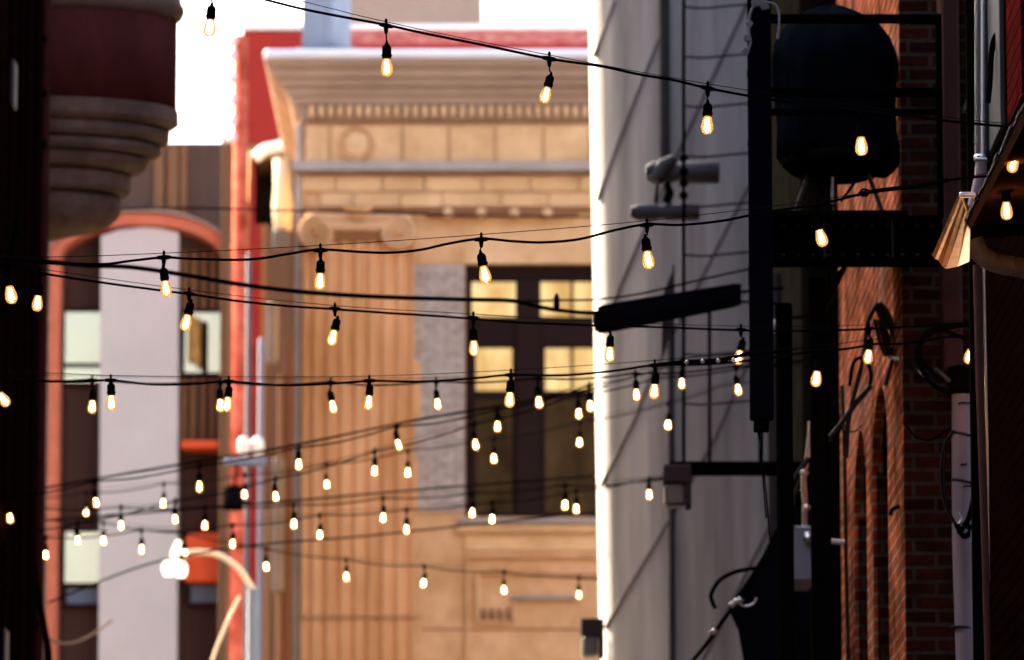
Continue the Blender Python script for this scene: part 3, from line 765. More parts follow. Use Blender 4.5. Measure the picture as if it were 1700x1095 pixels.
# eave with gutter tinted for the bulb light
ev = thing('eave_canopy', P(1700, 300, 21.5), 'small dark shed roof at the right edge with a gutter tinted gold for bulb light at its low corner', 'roof')
E0, E1 = P(1603, 398, 22.35), P(1715, 158, 20.1)     # inner eave line
def f(b):
    a, c = E0, E1; w0 = NX
    vs = [a, (w0, a.y, a.z+.02), (w0, c.y-2, c.z+.06), (c.x + (c.x-a.x)*.9, c.y-2, c.z+.04)]
    up = Vector((0, 0, .055)); vs = [Vector(v) for v in vs]
    b.add(vs + [v+up for v in vs], [(0,1,2,3), (4,5,6,7), (0,1,5,4), (1,2,6,5), (2,3,7,6), (3,0,4,7)], 'soffit')
part('soffit', ev, f)
def f(b):
    a = E0 + Vector((-.012, .03, .058)); c = E1 + Vector((-.012, -.6, .06)); c.x += .03
    rise = Vector((.45, 0, .42))
    N = 26
    for i in range(N):
        t0, t1 = i/N, (i+.93)/N; p = a.lerp(c, t0); q = a.lerp(c, t1); j = random.uniform(-.006, .006)
        p.x += j; q.x += j
        vs = [p, q, q+rise, p+rise]; u = Vector((0, 0, .012))
        b.add(vs + [v+u for v in vs], [(0,1,2,3), (4,5,6,7), (0,1,5,4), (1,2,6,5), (2,3,7,6), (3,0,4,7)], 'shingle')
part('shingles', ev, f)
# gutter: K profile swept along the eave
def f(b):
    A = [(1547,424),(1552,429),(1557,431),(1563,440),(1570,446),(1590,442),(1609,434)]
    Bq = [(1590,326),(1593,327),(1596,330),(1599,331),(1602,335),(1606,339),(1611,345)]
    off = [0, .02, .0, .03, .0, .03, .05]
    a = [P(x, y, 21.6 + o) for (x, y), o in zip(A, off)]; c = [P(x, y, 22.5 + o) for (x, y), o in zip(Bq, off)]
    n = len(a); vs = a + c + [p + Vector((.004, .012, .004)) for p in a + c]; fs = []
    for k in range(n-1): fs += [(k, k+1, n+k+1, n+k), (2*n+k, 2*n+k+1, 3*n+k+1, 3*n+k), (k, k+1, 2*n+k+1, 2*n+k), (n+k, n+k+1, 3*n+k+1, 3*n+k)]
    fs += [(0, n, 3*n, 2*n), (n-1, 2*n-1, 4*n-1, 3*n-1)]
    b.add(vs, fs, 'amber')
g_ = part('gutter', ev, f)
part('gutter_bracket', ev, lambda b: (b.pbox(1593, 318, 1620, 326, 21.5, .03, 'chrome', .004), b.tube([P(1596, 322, 21.5), P(1606, 350, 21.7)], .006, 'chrome', 6)))
def f(b):
    path = ppath([(1617, 398), (1624, 415), (1640, 430), (1662, 438), (1690, 443), (1740, 452)], 22.2, 10)
    rs = [.040 + .003*math.sin(i*2.4) for i in range(len(path))]
    b.tube(path, rs, 'gutterwhite', 20)
part('downspout_elbow', ev, f)

# ------------------------------------------------------------------ steel platform with covered grill
pf = thing('steel_platform', (1.5, 27, 0), 'black steel balcony platform on a post in front of the orange brick wall', 'fire escape')
FX0, FX1 = Xp(1262, 26.4), BX+.0
def f(b):
    d = 26.4; xr = Xp(1567, d)
    b.box(FX0, xr, d, d+.10, Zp(434, d), Zp(362, d), 'black', .006)
    for i in range(12):
        for y in (374, 424): b.lathe([(.011, .004), (.011, -.012), (.009, -.02), (0, -.021)], (FX0+.04+i*.07, d, Zp(y, d)), 'steelworn', 'y', 8)
    for o in (.3, .62): b.box(FX0+o, FX0+o+.01, d-.018, d+.002, Zp(431, d), Zp(366, d), 'steelworn')
    b.box(FX0, xr, d-.05, d+.13, Zp(366, d), Zp(360, d), 'black', .004)
    b.box(FX0, xr, d-.05, d+.13, Zp(436, d), Zp(431, d), 'black', .004)
part('front_beam', pf, f)
def f(b):
    d = 26.4; z = Zp(358, d)
    for i in range(6): b.box(FX0+.01, FX1-.01, d-.08+i*.06, d-.08+i*.06+.045, z-.012 + .004*i, z+.014 + .006*i, 'blackwood', .004)
    b.box(FX0+.01, FX1-.01, d+.3, 27.7, z-.02, z+.02, 'blackwood')
    b.box(FX0, FX0+.06, 26.5, 27.7, z-.12, z-.022, 'black')
part('deck', pf, f)
part('brace', pf, lambda b: b.tube([P(1366, 520, 26.8), P(1404, 437, 26.9)], .014, 'steelworn', 6))
for i, (px, d) in enumerate(((1358, 26.75), (1302, 27.5))):
    part('post', pf, lambda b: b.box(Xp(px-13.5, d), Xp(px+13.5, d), d, d+.08, 0, Zp(432, 26.4) - .02, 'blackwood', .01))
def f(b):
    d = 26.4
    for y, t in ((31, 7), (153, 7), (186, 5)): b.box(FX0, Xp(1567, d), d-.02, d+.02, Zp(y+t, d), Zp(y-t, d), 'black', .004)
    for px in (1268, 1565): b.box(Xp(px-5, d), Xp(px+5, d), d+.021, d+.05, Zp(360, d), Zp(20, d), 'black', .004)
    b.box(FX0, FX0+.03, d+.05, 27.7, Zp(38, d), Zp(24, d), 'black')
    b.box(FX0, FX0+.03, d+.05, 27.7, Zp(158, d), Zp(148, d), 'black')
part('railing', pf, f)
# grill
DG = 27.05
kg = thing('kettle_grill', (Xp(1388, DG), DG, Zp(352, 26.4)), 'kettle grill under a black fabric cover standing on the steel platform', 'grill')
def f(b):
    n = 64; cx = Xp(1392, DG); k = DG/FPX; vs = []
    prof = [(.275, 272), (.285, 262), (.292, 240), (.290, 210), (.296, 175), (.300, 145), (.302, 120), (.300, 92), (.288, 70), (.258, 50), (.20, 32), (.13, 20), (.06, 11), (.0, 6)]
    for i, (rd, y) in enumerate(prof):
        z = Zp(y, DG); top = max(0, (120-y)/120)
        for q in range(n):
            a = 2*math.pi*q/n; ca, sa = math.cos(a), math.sin(a)
            fold = 1 + (.035*math.sin(5*a + .8*math.sin(i*.7)) + .018*math.sin(13*a - i*.45) + .010*math.sin(23*a + i)) * (1 - .5*top)
            rr_ = rd*fold
            if ca > 0: rr_ *= 1 + .05*math.sin(i*.9+1)
            zz = z - .07*math.sin(math.pi*min(1, top))*(.5+.5*math.sin(3*a+.6)) 
            if i == 0: zz += .018*math.sin(6*a+1) + .03*ca*-1
            vs.append((cx + rr_*ca - .02*top, DG + rr_*sa*.9, zz))
    fs = [(i*n+q, i*n+(q+1) % n, i*n+n+(q+1) % n, i*n+n+q) for i in range(len(prof)-1) for q in range(n)]
    b.add(vs, fs, 'tarp', True)
part('cover', kg, f)
part('bowl', kg, lambda b: b.lathe([(.27, Zp(262, DG)), (.265, Zp(275, DG)), (.22, Zp(288, DG)), (.15, Zp(297, DG)), (.06, Zp(302, DG)), (0, Zp(303, DG))], (Xp(1392, DG), DG, 0), 'grill', n=32))
zf = Zp(358, 26.4) + .03
for sx, y in ((-1, -.12), (1, -.12), (0, .2)):
    part('leg', kg, lambda b: b.tube([(Xp(1392, DG)+sx*.13, DG+y*.7, Zp(280, DG)), (Xp(1392, DG)+sx*.24, DG+y, zf)], .011, 'floodgrey', 10))
def f(b):
    b.tube([P(1382, 275, DG-.1), P(1382, 338, DG-.1)], .008, 'chrome', 10)
    b.tube(ppath([(1336, 278), (1346, 296), (1356, 305), (1366, 320), (1374, 332)], DG-.15), .007, 'rubber', 8)
    b.tube(ppath([(1434, 275), (1422, 290), (1420, 300), (1408, 318), (1396, 334)], DG-.15), .007, 'rubber', 8)
part('cord_tie', kg, f)
# hanging dark post with rope
sp = thing('steel_column', (Xp(1265, 26.0), 26.0, Zp(712, 26)), 'long dark navy square column hanging in front of the platform corner, ending in mid air', 'column')
def f(b):
    d = 26.0
    b.box(Xp(1245, d), Xp(1284, d), d, d+.1, Zp(694, d), 8.4, 'navy', .006)
part('channel', sp, f)
part('inner_bar', sp, lambda b: b.box(Xp(1251, 26), Xp(1276, 26), 26.02, 26.08, Zp(714, 26), Zp(694, 26)-.001, 'black', .004))
part('top_bracket', sp, lambda b: b.box(Xp(1245, 26), BX+.3, 26.12, 26.2, 8.2, 8.4, 'black'))
part('hanging_cable', sp, lambda b: b.tube(ppath([(1257, 712), (1262, 740), (1270, 800), (1276, 870), (1282, 930)], 26.05), .004, 'rubber', 6))
part('hanging_cable', sp, lambda b: b.tube(ppath([(1266, 712), (1266, 780), (1272, 860)], 26.05), .004, 'rubber', 6))
rp_ = MB(); random.seed(11)
def knot(x, y, r, k):
    for i in range(k):
        pts = [(x + random.uniform(-r, r), y + random.uniform(-r, r)) for _ in range(5)]
        rp_.tube(ppath(pts, 25.9, 5), .006, 'rope', 6)
knot(1258, 4, 9, 6); knot(1270, 8, 7, 3); knot(1244, 38, 5, 3); knot(1241, 62, 5, 4); knot(1238, 82, 5, 4)
rp_.tube(ppath([(1256, 6), (1246, 20), (1243, 50), (1246, 70), (1239, 90)], 25.9), .006, 'rope', 6)
rp_.tube(ppath([(1262, 4), (1284, 6), (1293, 20), (1293, 45), (1291, 64)], 25.9), .006, 'rope', 6)
tag(rp_.build('knotted_rope'), 'knotted white rope tied round the top of the navy column', 'rope')

# ladder behind
ld = thing('ladder', (Xp(1190, 36), 36, Zp(770, 34)), 'thin dark steel ladder hanging in front of the pale grey wall', 'ladder')
for px in (1135, 1262): part('rail', ld, lambda b: b.tube([P(px, 768, 36), P(px, -200, 36)], .012, 'black', 8))
for i in range(-1, 9):
    y = 8 + i*82.3; part('rung', ld, lambda b: b.tube(ppath([(1135, y+3), (1170, y+5), (1215, y+1), (1262, y-3)], 36), .008, 'palepipe', 6))
b = MB(); b.tube([P(1178, 500, 37), P(1178, 775, 37)], .012, 'black', 8)
tag(b.build('steel_rod'), 'second thin dark rod dropping to the beam right of the ladder rail', 'rod')
bm_ = thing('steel_beam', P(1200, 776, 34), 'horizontal black steel beam with a rod on it below the ladder', 'beam')
part('beam', bm_, lambda b: b.box(Xp(1110, 34.5), 1.94, 34.5, 34.62, Zp(786, 34.5), Zp(765, 34.5), 'black', .008))
part('bracket', bm_, lambda b: b.box(1.80, 1.93, 34.63, 36.1, Zp(786, 34.5), Zp(767, 34.5), 'black', .008))
# wall pack lamps
def wallpack(px0, py0, px1, py1, d, label):
    t = thing('wall_lamp', P((px0+px1)/2, py1, d), label, 'lamp', 'box wall lamps on the pale building')
    ym = py0 + (py1-py0)*.45
    def f(b):
        b.pbox(px0, py0, px1, ym, d, .2, 'palepipe', .01); b.pbox(px1-9, ym, px1, py1, d, .2, 'palepipe', .005)
    part('housing', t, f)
    part('lens', t, lambda b: b.pbox(px0+1, ym, px1-10, py1-1, d+.01, .16, 'lampglass', .02))
    return t
w1 = wallpack(1102, 770, 1148, 840, 34.2, 'dark box lamp with a milky lens under the left end of the black beam')
w2 = wallpack(964, 1026, 1003, 1090, 42.4, 'dark box lamp with a milky lens low on the pale rounded corner')
part('conduit', w2, lambda b: b.tube([P(966, 961, 42.5), P(998, 961, 42.5), P(1001, 966, 42.5), P(1001, 1030, 42.5)], .006, 'palepipe', 6))
# cylindrical spots
def spot(y, x0, x1, r, label):
    t = thing('spotlight', P((x0+x1)/2, y, 37), label, 'spotlight', 'cylindrical spotlights on the ladder')
    k = 37/FPX
    part('housing', t, lambda b: b.lathe([(0, (x1)*k), (r*k*.9, x1*k), (r*k, (x1-4)*k), (r*k, (x0+62)*k), (r*k*.8, (x0+55)*k), (r*k*.95, (x0+40)*k), (r*k*1.05, (x0+14)*k), (r*k*.6, x0*k), (0, x0*k)], (Xp(850, 37)-850*k, 37, Zp(y, 37)), 'floodgrey', 'x', 24))
    return t
s1 = spot(286, 1076, 1200, 19, 'upper of the two grey cylindrical spotlights fixed to the ladder rail')
part('hood', s1, lambda b: b.tube([P(1086, 300, 36.95), P(1104, 275, 36.95), P(1120, 262, 36.95)], [.05, .06, .03], 'floodgrey', 10))
part('yoke', s1, lambda b: (b.tube([P(1092, 305, 37), P(1088, 335, 37)], .012, 'black', 6), b.tube([P(1108, 304, 37), P(1112, 320, 37), P(1106, 336, 37)], [.02, .03, .03], 'blackwood', 8)))
s2 = spot(352, 1050, 1166, 14, 'lower of the two grey cylindrical spotlights fixed to the ladder rail')
for y in (262, 284, 304, 324): part('clamp', s2, lambda b: b.lathe([(0, -.03), (.025, -.02), (.03, 0), (.025, .02), (0, .03)], P(1135, y, 36.6), 'black', n=10))
# rolled awning
aw = thing('rolled_awning', P(1110, 520, 33), 'long black rolled awning tilted across the pale wall beside the ladder', 'awning')
def f(b):
    a = P(992, 530, 32.6); c = P(1230, 487, 33.2)
    pts = [a.lerp(c, t) for t in (0, .05, .3, .6, .95, 1)]
    # box like section
    vs = []; hs = [.075, .082, .080, .074, .068, .06]
    for p, h in zip(pts, hs):
        for dx, dz in ((-.05, -h), (.05, -h), (.07, -h*.3), (.06, h*.8), (0, h), (-.06, h*.8), (-.07, -h*.3)):
            vs.append(p + Vector((0, dx, dz)))
    n = 7; fs = [(i*n+k, i*n+(k+1) % n, i*n+n+(k+1) % n, i*n+n+k) for i in range(5) for k in range(n)] + [tuple(range(n)), tuple(range(5*n, 6*n))]
    b.add(vs, fs, 'navy')
part('roll', aw, f)
def f(b):
    for i in range(4):
        p = P(990+i*5, 548+random.uniform(-3, 4), 32.6); b.tube([P(990+i*5, 520, 32.6), p], [.02, .008], 'black', 6)
part('loose_end', aw, f)
part('arm', aw, lambda b: (b.tube([P(1225, 485, 33.2), P(1300, 478, 33.4)], .01, 'black', 6), b.tube([P(1225, 500, 33.2), P(1300, 505, 33.4)], .008, 'black', 6)))
b = MB(); b.prism([(P(x, y, 38).x, Zp(y, 38)) for x, y in ((1119, 442), (1100, 490), (1098, 590), (1118, 545))], 38, 38.04, 'palepipe', 'y')  # dark triangular prism beside a thin rod
b.tube([P(1118, 440, 38.02), P(1118, 600, 38.02)], .008, 'black', 6)
tag(b.build('small_plate'), 'small dark triangular pennant hanging behind the rolled awning', 'plate')

# electrical box and cabling beside the post
ebx = thing('electrical_box', P(1326, 965, 31), 'light grey electrical box low beside the black platform post', 'electrical box')
part('enclosure', ebx, lambda b: b.pbox(1308, 872, 1352, 964, 31, .5, 'boxgrey', .012))
part('conduit', ebx, lambda b: (b.tube(ppath([(1336, 872), (1336, 830), (1334, 790), (1342, 750), (1346, 700)], 31.1), .016, 'chrome', 10), b.lathe([(0, -.03), (.03, 0), (0, .03)], P(1334, 785, 31), 'chrome', n=10), b.lathe([(0, -.02), (.025, 0), (0, .02)], P(1340, 842, 31), 'chrome', n=10)))
part('knob', ebx, lambda b: b.lathe([(0, -.05), (.03, -.04), (.03, .01)], P(1342, 892, 31), 'chrome', 'y', 12))
b = MB(); random.seed(5)
for i in range(6):
    o = random.uniform(-8, 8); b.tube(ppath([(1338+o, 760), (1318+o, 790), (1306+o, 820), (1302+o, 850), (1316+o*.5, 872)], 31.0), .010, 'rubber' if i % 2 else 'greycable', 6)
tag(b.build('cable_coil'), 'glossy black cables coiled above the light grey electrical box', 'cables')
# black tarp / stair side
tp = MB()
pl = [(1312, 840), (1290, 885), (1262, 928), (1232, 975), (1212, 1004), (1228, 1040), (1240, 1110), (1250, 1400), (1345, 1400), (1345, 840)]
tp.prism([(P(x, y, 32).x, Zp(y, 32)) for x, y in pl], 32, 32.22, 'tarp', 'y')
tp.box(Xp(1250, 32), 1.9, 32, 32.2, 0, Zp(1402, 32), 'tarp')
tag(tp.build('black_tarp'), 'black tarpaulin tied up diagonally under the platform', 'tarp')
b = MB(); b.tube(ppath([(1290, 880), (1255, 950), (1222, 1000), (1200, 1030), (1172, 1070), (1140, 1110), (1100, 1170)], 31.9), [.012]*37, 'rubber', 8)
for x, y in ((1222, 998), (1216, 1003), (1228, 996), (1185, 1048)): b.lathe([(0, -.02), (.026, 0), (0, .02)], P(x, y, 31.85), 'chrome', n=10)
b.tube(ppath([(1225, 998), (1236, 1006), (1250, 1002), (1256, 992)], 31.85), .006, 'chrome', 6)
tag(b.build('tie_rope'), 'dark rope with a silver clamp running down from the tarpaulin corner', 'rope')
b = MB(); b.tube(ppath([(1262, 942), (1225, 948), (1196, 962), (1181, 985), (1183, 1000), (1188, 1010)], 31.8), .012, 'rubber', 8)
tag(b.build('hose'), 'black hose curling out left of the tarpaulin', 'hose')
b = MB(); b.tube([P(1285, 455, 35), (P(1285, 455, 35).x, 35, 0)], .045, 'palepipe', 14); tag(b.build('grey_stack'), 'dim grey vertical pipe behind the navy column', 'pipe')
b = MB(); b.lathe([(0, -.07), (.06, -.03), (.055, .03), (.02, .05), (0, .055)], P(1297, 540, 34), 'boxgrey', n=14); b.tube([P(1297, 530, 34), (1.93, 34, Zp(520, 34))], .01, 'black', 6)
tag(b.build('dome_lamp'), 'small pale dome lamp right of the navy column', 'lamp')
# cables on the orange brick wall
b = MB(); random.seed(9); d = 27.6
b.tube(ppath([(1405, 760), (1410, 690), (1432, 600), (1440, 540), (1450, 515), (1460, 505), (1472, 515), (1482, 540), (1486, 580), (1478, 610), (1470, 640)], d), .011, 'greycable', 8)
for i in range(9):
    o = random.uniform(-9, 9); q = random.uniform(-8, 8)
    b.tube(ppath([(1458+o*.6, 508+q), (1470+o, 530), (1484+o, 560+q), (1478+o, 590), (1466+o, 560), (1460+o, 530)], d), .006, 'greycable' if i % 3 else 'rubber', 6)
b.tube(ppath([(1478, 592), (1490, 596), (1510, 600), (1530, 618), (1550, 636)], [27.6, 26.5]), .012, 'greycable', 8)
b.tube(ppath([(1410, 640), (1418, 600), (1436, 596), (1446, 620), (1440, 648), (1420, 668), (1400, 700), (1385, 730)], d), .009, 'rubber', 8)
b.tube(ppath([(1446, 640), (1420, 670), (1395, 705), (1375, 730)], d), .014, 'greycable', 8)
b.tube(ppath([(1395, 700), (1402, 712), (1418, 716), (1430, 706)], d), .005, 'rope', 6)
tag(b.build('cable_coil'), 'coil of grey cables hooked high on the orange brick wall', 'cables')
b = MB(); b.tube(ppath([(1372, 435), (1390, 440), (1400, 420), (1398, 380)], 27.5), .012, 'rubber', 6)
tag(b.build('bent_cable'), 'bent black cable just under the platform beam beside its post', 'cable')
b = MB(); b.tube(ppath([(1478, 855), (1482, 845), (1498, 838), (1502, 828)], 27.3), .010, 'rubber', 8)
tag(b.build('pipe_stub'), 'small bent dark pipe stub between the nearer arched opening and the pier', 'pipe')
b = MB(); b.tube([P(1380, 898, 29), P(1402, 900, 29)], .014, 'chrome', 8)
tag(b.build('pipe_fitting'), 'short bright pipe fitting right of the black platform post', 'pipe')

random.seed(31)
for lab, pts, d, rad, m_ in (
    ('thin black cable strung down beside the black platform post', [(1376, 437), (1378, 560), (1374, 700), (1379, 860), (1377, 1000), (1378, 1200)], 27.2, .005, 'rubber'),
    ('slim dark conduit climbing the orange wall edge beside the arches', [(1398, 640), (1402, 760), (1404, 900), (1408, 1100), (1410, 1300)], 30.5, .012, 'steelworn'),
    ('slack black cable looped across the brown pier bricks', [(1500, 700), (1520, 724), (1545, 730), (1568, 716), (1584, 706)], 26.85, .005, 'rubber')):
    b = MB(); b.tube(ppath(pts, d), rad, m_, 6); tag(b.build('cable' if m_ == 'rubber' else 'conduit'), lab, 'cable' if m_ == 'rubber' else 'conduit')
# left hanging cable
b = MB(); b.tube(ppath([(28, 350), (36, 400), (52, 436), (58, 470)], 30), .010, 'rubber', 6)
b.tube([P(28, 350, 30), (-3.26, 36, Zp(350, 30)+.4)], .010, 'rubber', 6); tag(b.build('loose_cable'), 'short dark cable dropping to the left end of the second bulb string', 'cable')
b = MB()
for o in (0, 4, 8): b.tube(ppath([(50+o, 640), (54, 690+o), (50+o, 760), (52, 840+o), (50+o, 930), (58+o, 985), (72+o*.5, 1040), (76+o, 1100), (74, 1200)], 38.2), .012, 'rubber', 7)
for x, y in ((54, 765), (55, 1035)): b.lathe([(0, -.05), (.05, 0), (0, .05)], P(x, y, 38.2), 'black', n=10)
tag(b.build('hanging_cable'), 'dark bunched cables hanging down the corner of the left wall', 'cables')
b = MB(); b.tube(ppath([(60, 1040), (85, 1062), (115, 1068), (150, 1055), (185, 1030)], [43, 47]), .010, 'taupe', 8)
b.tube([P(60, 1040, 43), (P(60, 1040, 43).x-.3, 42.5, P(60, 1040, 43).z+.1)], .02, 'taupe_tan', 8)
tag(b.build('slack_hose'), 'slack pale cable sagging across the foot of the terracotta arch', 'cable')

# ================================================================== STRING LIGHTS
sock = MB(); sock.lathe([(.004, .012), (.0065, .002), (.008, -.002), (.0165, -.010), (.0185, -.018), (.0185, -.042), (.0215, -.044), (.0215, -.049), (.0185, -.051), (.018, -.060), (.012, -.060)], (0,0,0), 'rubber', n=20)
blb = MB(); blb.lathe([(.0140, -.058), (.0155, -.064), (.0195, -.076), (.0232, -.090), (.0246, -.102), (.0240, -.113), (.0200, -.123), (.0120, -.1295), (.0012, -.132)], (0,0,0), 'bulbglass', n=24)
fil = MB()
for k in range(4):
    a = math.pi/4 + k*math.pi/2
    fil.tube([(.0035*math.cos(a), .0035*math.sin(a), -.066), (.0095*math.cos(a), .0095*math.sin(a), -.114)], .0036, 'filament', 6)
TMPL = {}
def pendant(root, hang, bulb):
    """drop cord is returned for the cord mesh; socket, bulb and filament become children"""
    v = bulb - hang
    ax = Vector((v.x*2.3, 0, v.z)).normalized()
    ax = (ax + Vector((random.uniform(-.07, .07), random.uniform(-.15, .15), 0))).normalized()
    top = bulb - ax*.092
    rot = (-ax).to_track_quat('Z', 'Y')
    out = []
    if not TMPL:
        so = sock.build('socket', root, local=True); bu = blb.build('bulb', so, local=True); fi = fil.build('filament', so, local=True)
        TMPL.update(so=so, bu=bu, fi=fi)
    else:
        so = TMPL['so'].copy(); bu = TMPL['bu'].copy(); fi = TMPL['fi'].copy()
        for o in (so, bu, fi): COL.objects.link(o)
        so.parent = root; bu.parent = so; fi.parent = so
    so.scale = [random.uniform(.88, .98)]*3
    so.location = top - WL[root.name]; so.rotation_mode = 'QUATERNION'; so.rotation_quaternion = rot
    return top

def string(label, dl, dr, pend, pre=(), post=(), mids=None, wire=7, wob=1.0, wpts=None, fixed=None):
    dep = lambda px: dl + (dr-dl)*px/1700
    name = 'string_light'
    hs = [(h[0], h[1]) for h in pend]
    pts = list(pre) + hs + list(post)
    root = thing(name, P(850, pend[len(pend)//2][1], dep(850)), label, 'string lights', 'strings of bulbs across the alley')
    b = MB()
    full = []
    src = fixed or pts
    for i, (x, y) in enumerate(src):
        full.append(P(x, y, dep(x)))
        if not fixed and i < len(src)-1:
            x1, y1 = src[i+1]; sag = min(5.5, abs(x1-x)*.028)*wob*random.uniform(.6, 1.2)
            full.append(P(x+(x1-x)*.36, y+(y1-y)*.36+sag, dep(x+(x1-x)*.36)))
            full.append(P(x+(x1-x)*.72, y+(y1-y)*.72+sag*.7, dep(x+(x1-x)*.72)))
    b.tube(catmull(full, 6), .0052, 'rubber', 8)
    for (hx, hy, bx, by) in pend:
        d = dep(hx); H = P(hx, hy, d); Bc = P(bx, by, d)
        top = pendant(root, H, Bc)
        n1 = H + Vector((0, 0, -.03))
        q = catmull([H, n1, (n1+top)/2 + Vector((random.uniform(-.006, .006), 0, 0)), top + Vector((0, 0, .008))], 5)
        b.tube(q, .0032, 'rubber', 6)
        b.lathe([(.0085, .004), (.010, -.006), (.0078, -.022), (.0055, -.032)], H, 'rubber', n=10)
        b.lathe([(.0065, 0), (.0048, .014), (.0065, .020), (.0022, .028)], H, 'rubber', n=8)
        i0 = min(range(len(full)), key=lambda i: (full[i]-H).length)
        sl_ = (P(hx+30, hy, d) - H).normalized() if i0 in (0, len(full)-1) else (full[i0+1]-full[i0-1]).normalized()
        b.tube([H - sl_*.028, H - sl_*.018, H, H + sl_*.018, H + sl_*.028], [.006, .0085, .0105, .0085, .006], 'rubber', 8)
    b.build('cord', root)
    wp = wpts or [(x, y - wire) for x, y in pts]
    part('support_wire', root, lambda q: q.tube(catmull([P(x, y, dep(x)+.01) for x, y in wp], 4), .0016, 'wire', 5))
    return root

random.seed(21)
G = lambda l: l
# S1 top string
string('topmost bulb string, sloping down to the right from the upper centre of the view', 21.6, 21.0,
       [(350, -24, 348, 47), (641, 42, 642, 112), (912, 97, 905, 161), (1175, 146, 1174, 208), (1428, 184, 1430, 242), (1690, 211, 1681, 276)],
       fixed=[(-900, -300), (-300, -155), (60, -88), (350, -24), (440, -1), (500, 14), (560, 26), (641, 41), (700, 54), (800, 74), (912, 97), (1000, 110), (1060, 123), (1120, 133), (1175, 146), (1250, 160), (1330, 172), (1428, 184), (1500, 191), (1570, 200), (1640, 207), (1690, 211), (1745, 214)],
       wpts=[(-900, -330), (350, -35), (641, 36), (912, 91), (1175, 139), (1428, 176), (1640, 202), (1745, 208)])
# S2
string('second bulb string from the top, climbing from mid left up to the brick pier', 22.0, 21.5,
       [(14, 438, 18, 489), (272, 427, 276, 482), (532, 415, 531, 469), (799, 397, 805, 456), (1074, 373, 1076, 431), (1357, 340, 1364, 396), (1668, 290, 1671, 350)],
       fixed=[(-560, 436), (-300, 428), (-120, 430), (14, 438), (60, 436), (120, 438), (175, 438), (215, 433), (272, 427), (310, 429), (380, 431), (430, 429), (480, 421), (532, 414), (600, 418), (650, 419), (700, 414), (745, 404), (799, 396), (850, 400), (900, 402), (960, 397), (1020, 382), (1074, 372), (1130, 373), (1200, 366), (1270, 352), (1357, 339), (1430, 322), (1500, 310), (1570, 299), (1668, 289), (1730, 284)],
       wpts=[(-560, 425), (14, 427), (272, 420), (532, 407), (799, 389), (1074, 366), (1357, 332), (1668, 283), (1730, 279)])
# S3
string('third bulb string from the top, nearly level and sinking slightly to the right', 23.2, 26.3,
       [(66, 454, 62, 505), (314, 487, 309, 535), (556, 512, 552, 561), (786, 527, 787, 579), (1012, 540, 1012, 589), (1230, 547, 1226, 595), (1443, 545, 1441, 594), (1612, 538, 1609, 592)],
       fixed=[(-480, 420), (-100, 438), (0, 443), (66, 453), (130, 463), (200, 473), (314, 488), (400, 500), (480, 508), (556, 513), (640, 519), (720, 524), (786, 529), (860, 535), (940, 538), (1012, 541), (1100, 543), (1230, 548), (1330, 549), (1443, 546), (1520, 541), (1612, 535), (1650, 533)],
       wpts=[(-480, 412), (0, 437), (66, 446), (314, 481), (556, 507), (786, 521), (1012, 534), (1230, 541), (1443, 539), (1650, 528)])
# S5
string('level bulb string just below the middle whose right end reaches the black post', 25.0, 24.6,
       [(8-15, 624, 6, 663), (184, 631, 185, 669), (380, 633, 377, 673), (613, 632, 612, 671), (848, 622, 846, 664), (1087, 606, 1086, 651), (1356, 582, 1355, 629)],
       pre=[(-380, 622)], post=[(1450, 571), (1570, 559), (1640, 552)], wire=8)
# S6
string('slightly dimmer level bulb string overlapping the middle one, its bulbs just to the left', 29.5, 32.5,
       [(153, 630, 153, 675), (366, 634, 366, 673), (549, 634, 553, 675), (724, 633, 727, 673), (893, 628, 895, 668), (1055, 620, 1057, 657), (1222, 608, 1226, 649)],
       pre=[(-150, 623), (0, 626)], post=[(1340, 596)], wire=6)
# S7
string('bulb string rising from low left to the pale wall, uppermost of the rising ones', 36.0, 32.5,
       [(14, 824, 17, 862), (157, 799, 160, 836), (331, 773, 331, 808), (496, 743, 496, 771), (659, 708, 662, 739), (826, 680, 826, 709), (978, 640, 980, 674), (1131, 600, 1132, 639)],
       post=[(1240, 585), (1345, 575)], wire=4)
# S8
string('rising bulb string with closely spaced bulbs passing under the lower window panes', 45.5, 38.0,
       [(143, 818, 143, 852), (272, 803, 271, 836), (406, 788, 406, 822), (542, 770, 543, 806), (677, 748, 677, 785), (820, 727, 820, 762), (963, 700, 962, 736), (1109, 669, 1109, 706)],
       pre=[(75, 826)], post=[(1200, 640), (1330, 615)], wire=4)
# S9
string('steeper bulb string from the lower left window up past the dark window mullion', 38.0, 33.0,
       [(129, 868, 129, 899), (291, 832, 291, 864), (457, 795, 458, 826), (622, 749, 622, 782), (788, 704, 790, 739), (960, 655, 961, 688)],
       pre=[(60, 880)], post=[(1090, 628), (1240, 610), (1330, 602)], wire=4)
# S10
string('shallow bulb string running to the box lamp on the pale wall', 41.0, 37.0,
       [(62, 843, 62, 871), (201, 842, 201, 873), (340, 842, 340, 873), (488, 838, 488, 870), (636, 827, 636, 860), (784, 819, 784, 853), (938, 806, 938, 839), (1078, 796, 1078, 822)],
       post=[(1105, 792)], wire=4)
# S11
string('shallow bulb string just beneath the one that runs to the box lamp', 41.0, 39.5,
       [(76, 892, 76, 923), (235, 880, 235, 913), (386, 872, 386, 904), (531, 855, 531, 890), (675, 846, 675, 880), (817, 834, 817, 863), (957, 815, 957, 846)],
       post=[(1050, 800), (1110, 794)], wire=4)
# S12
string('lowest bulb string, sagging down to the right towards the lower box lamp', 43.5, 45.0,
       [(172, 868, 172, 898), (308, 886, 308, 920), (442, 911, 442, 941), (575, 929, 575, 958), (704, 940, 703, 969), (837, 949, 837, 981), (961, 959, 961, 989)],
       pre=[(80, 862)], post=[(988, 960)], wire=4)

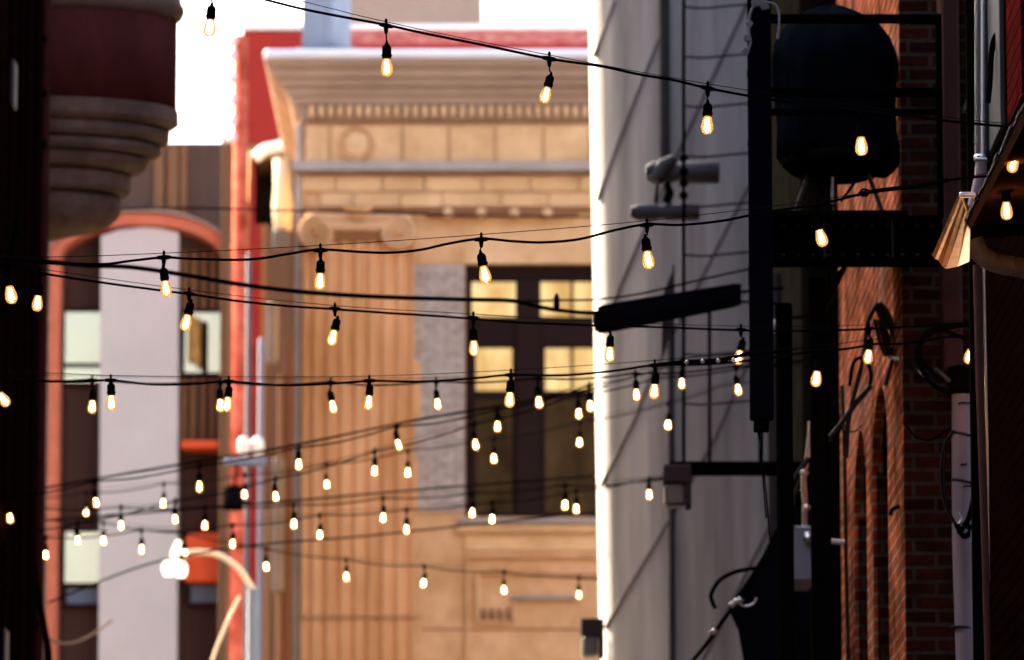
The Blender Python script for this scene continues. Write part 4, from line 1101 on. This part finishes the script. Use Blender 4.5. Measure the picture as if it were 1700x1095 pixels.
# unlit cables
pc = thing('power_cable', P(600, 490, 27), 'thick unlit black cable crossing just under the second bulb string with one empty socket', 'cable')
part('cable', pc, lambda b: b.tube(ppath([(-330, 400), (-60, 422), (60, 432), (140, 440), (215, 443), (300, 455), (400, 472), (500, 484), (600, 491), (700, 495), (780, 497), (850, 499), (890, 508), (930, 515), (985, 519), (1040, 512)], [28.5, 32.5]), .0125, 'rubber', 8))
part('empty_socket', pc, lambda b: b.lathe([(.010, -.01), (.017, 0), (.017, .06), (.012, .075), (.006, .09)], P(924, 513, 31.5), 'rubber', n=14))
b = MB(); b.tube(ppath([(870, 500), (930, 498), (985, 497), (1060, 488), (1150, 467), (1245, 446), (1300, 436)], [34, 33]), .007, 'rubber', 6)
tag(b.build('thin_cable'), 'thin dark cable rising to the navy column above the rolled awning', 'cable')
b = MB(); b.tube(ppath([(1090, 606), (1140, 600), (1195, 598), (1240, 588), (1300, 582)], 24.7), .010, 'rubber', 6)
for i in range(7): b.lathe([(0, -.012), (.012, 0), (0, .012)], P(1140+i*13, 601-i*.6, 24.6), 'wire' if i % 2 else 'chrome', n=8)
tag(b.build('spliced_cable'), 'taped splice of dark cable with pale ties left of the navy column', 'cable')
b = MB(); b.tube(ppath([(1425, 322), (1445, 318), (1490, 312), (1530, 308), (1575, 298)], 21.3), .009, 'rubber', 6)
b.tube(ppath([(1428, 320), (1432, 314), (1442, 316), (1440, 324), (1430, 325)], 21.3), .004, 'rubber', 6)
tag(b.build('turnbuckle'), 'taut hook and cable tie pulling the second bulb string to the pier', 'turnbuckle')
for (pts, d, l) in (([(60, 812), (300, 770), (480, 740), (700, 695), (850, 670), (1010, 640)], [40, 37], 'faint dark wire rising behind the uppermost sloping bulbs'),
                    ([(60, 865), (400, 838), (700, 812), (990, 790)], [41, 42], 'faint dark wire stretched behind the shallow bulb strings'),
                    ([(60, 350), (300, 345), (500, 350), (760, 356), (985, 360)], [41, 46], 'faint level wire crossing in front of the carved capital'),
                    ([(80, 1000), (250, 935), (420, 905), (600, 890), (790, 870), (990, 850)], [42, 44], 'faint wire sagging low behind the bottom bulb strings')):
    b = MB(); b.tube(ppath(pts, d), .008, 'rubber', 6); tag(b.build('overhead_wire'), l, 'wire', 'faint wires over the alley')
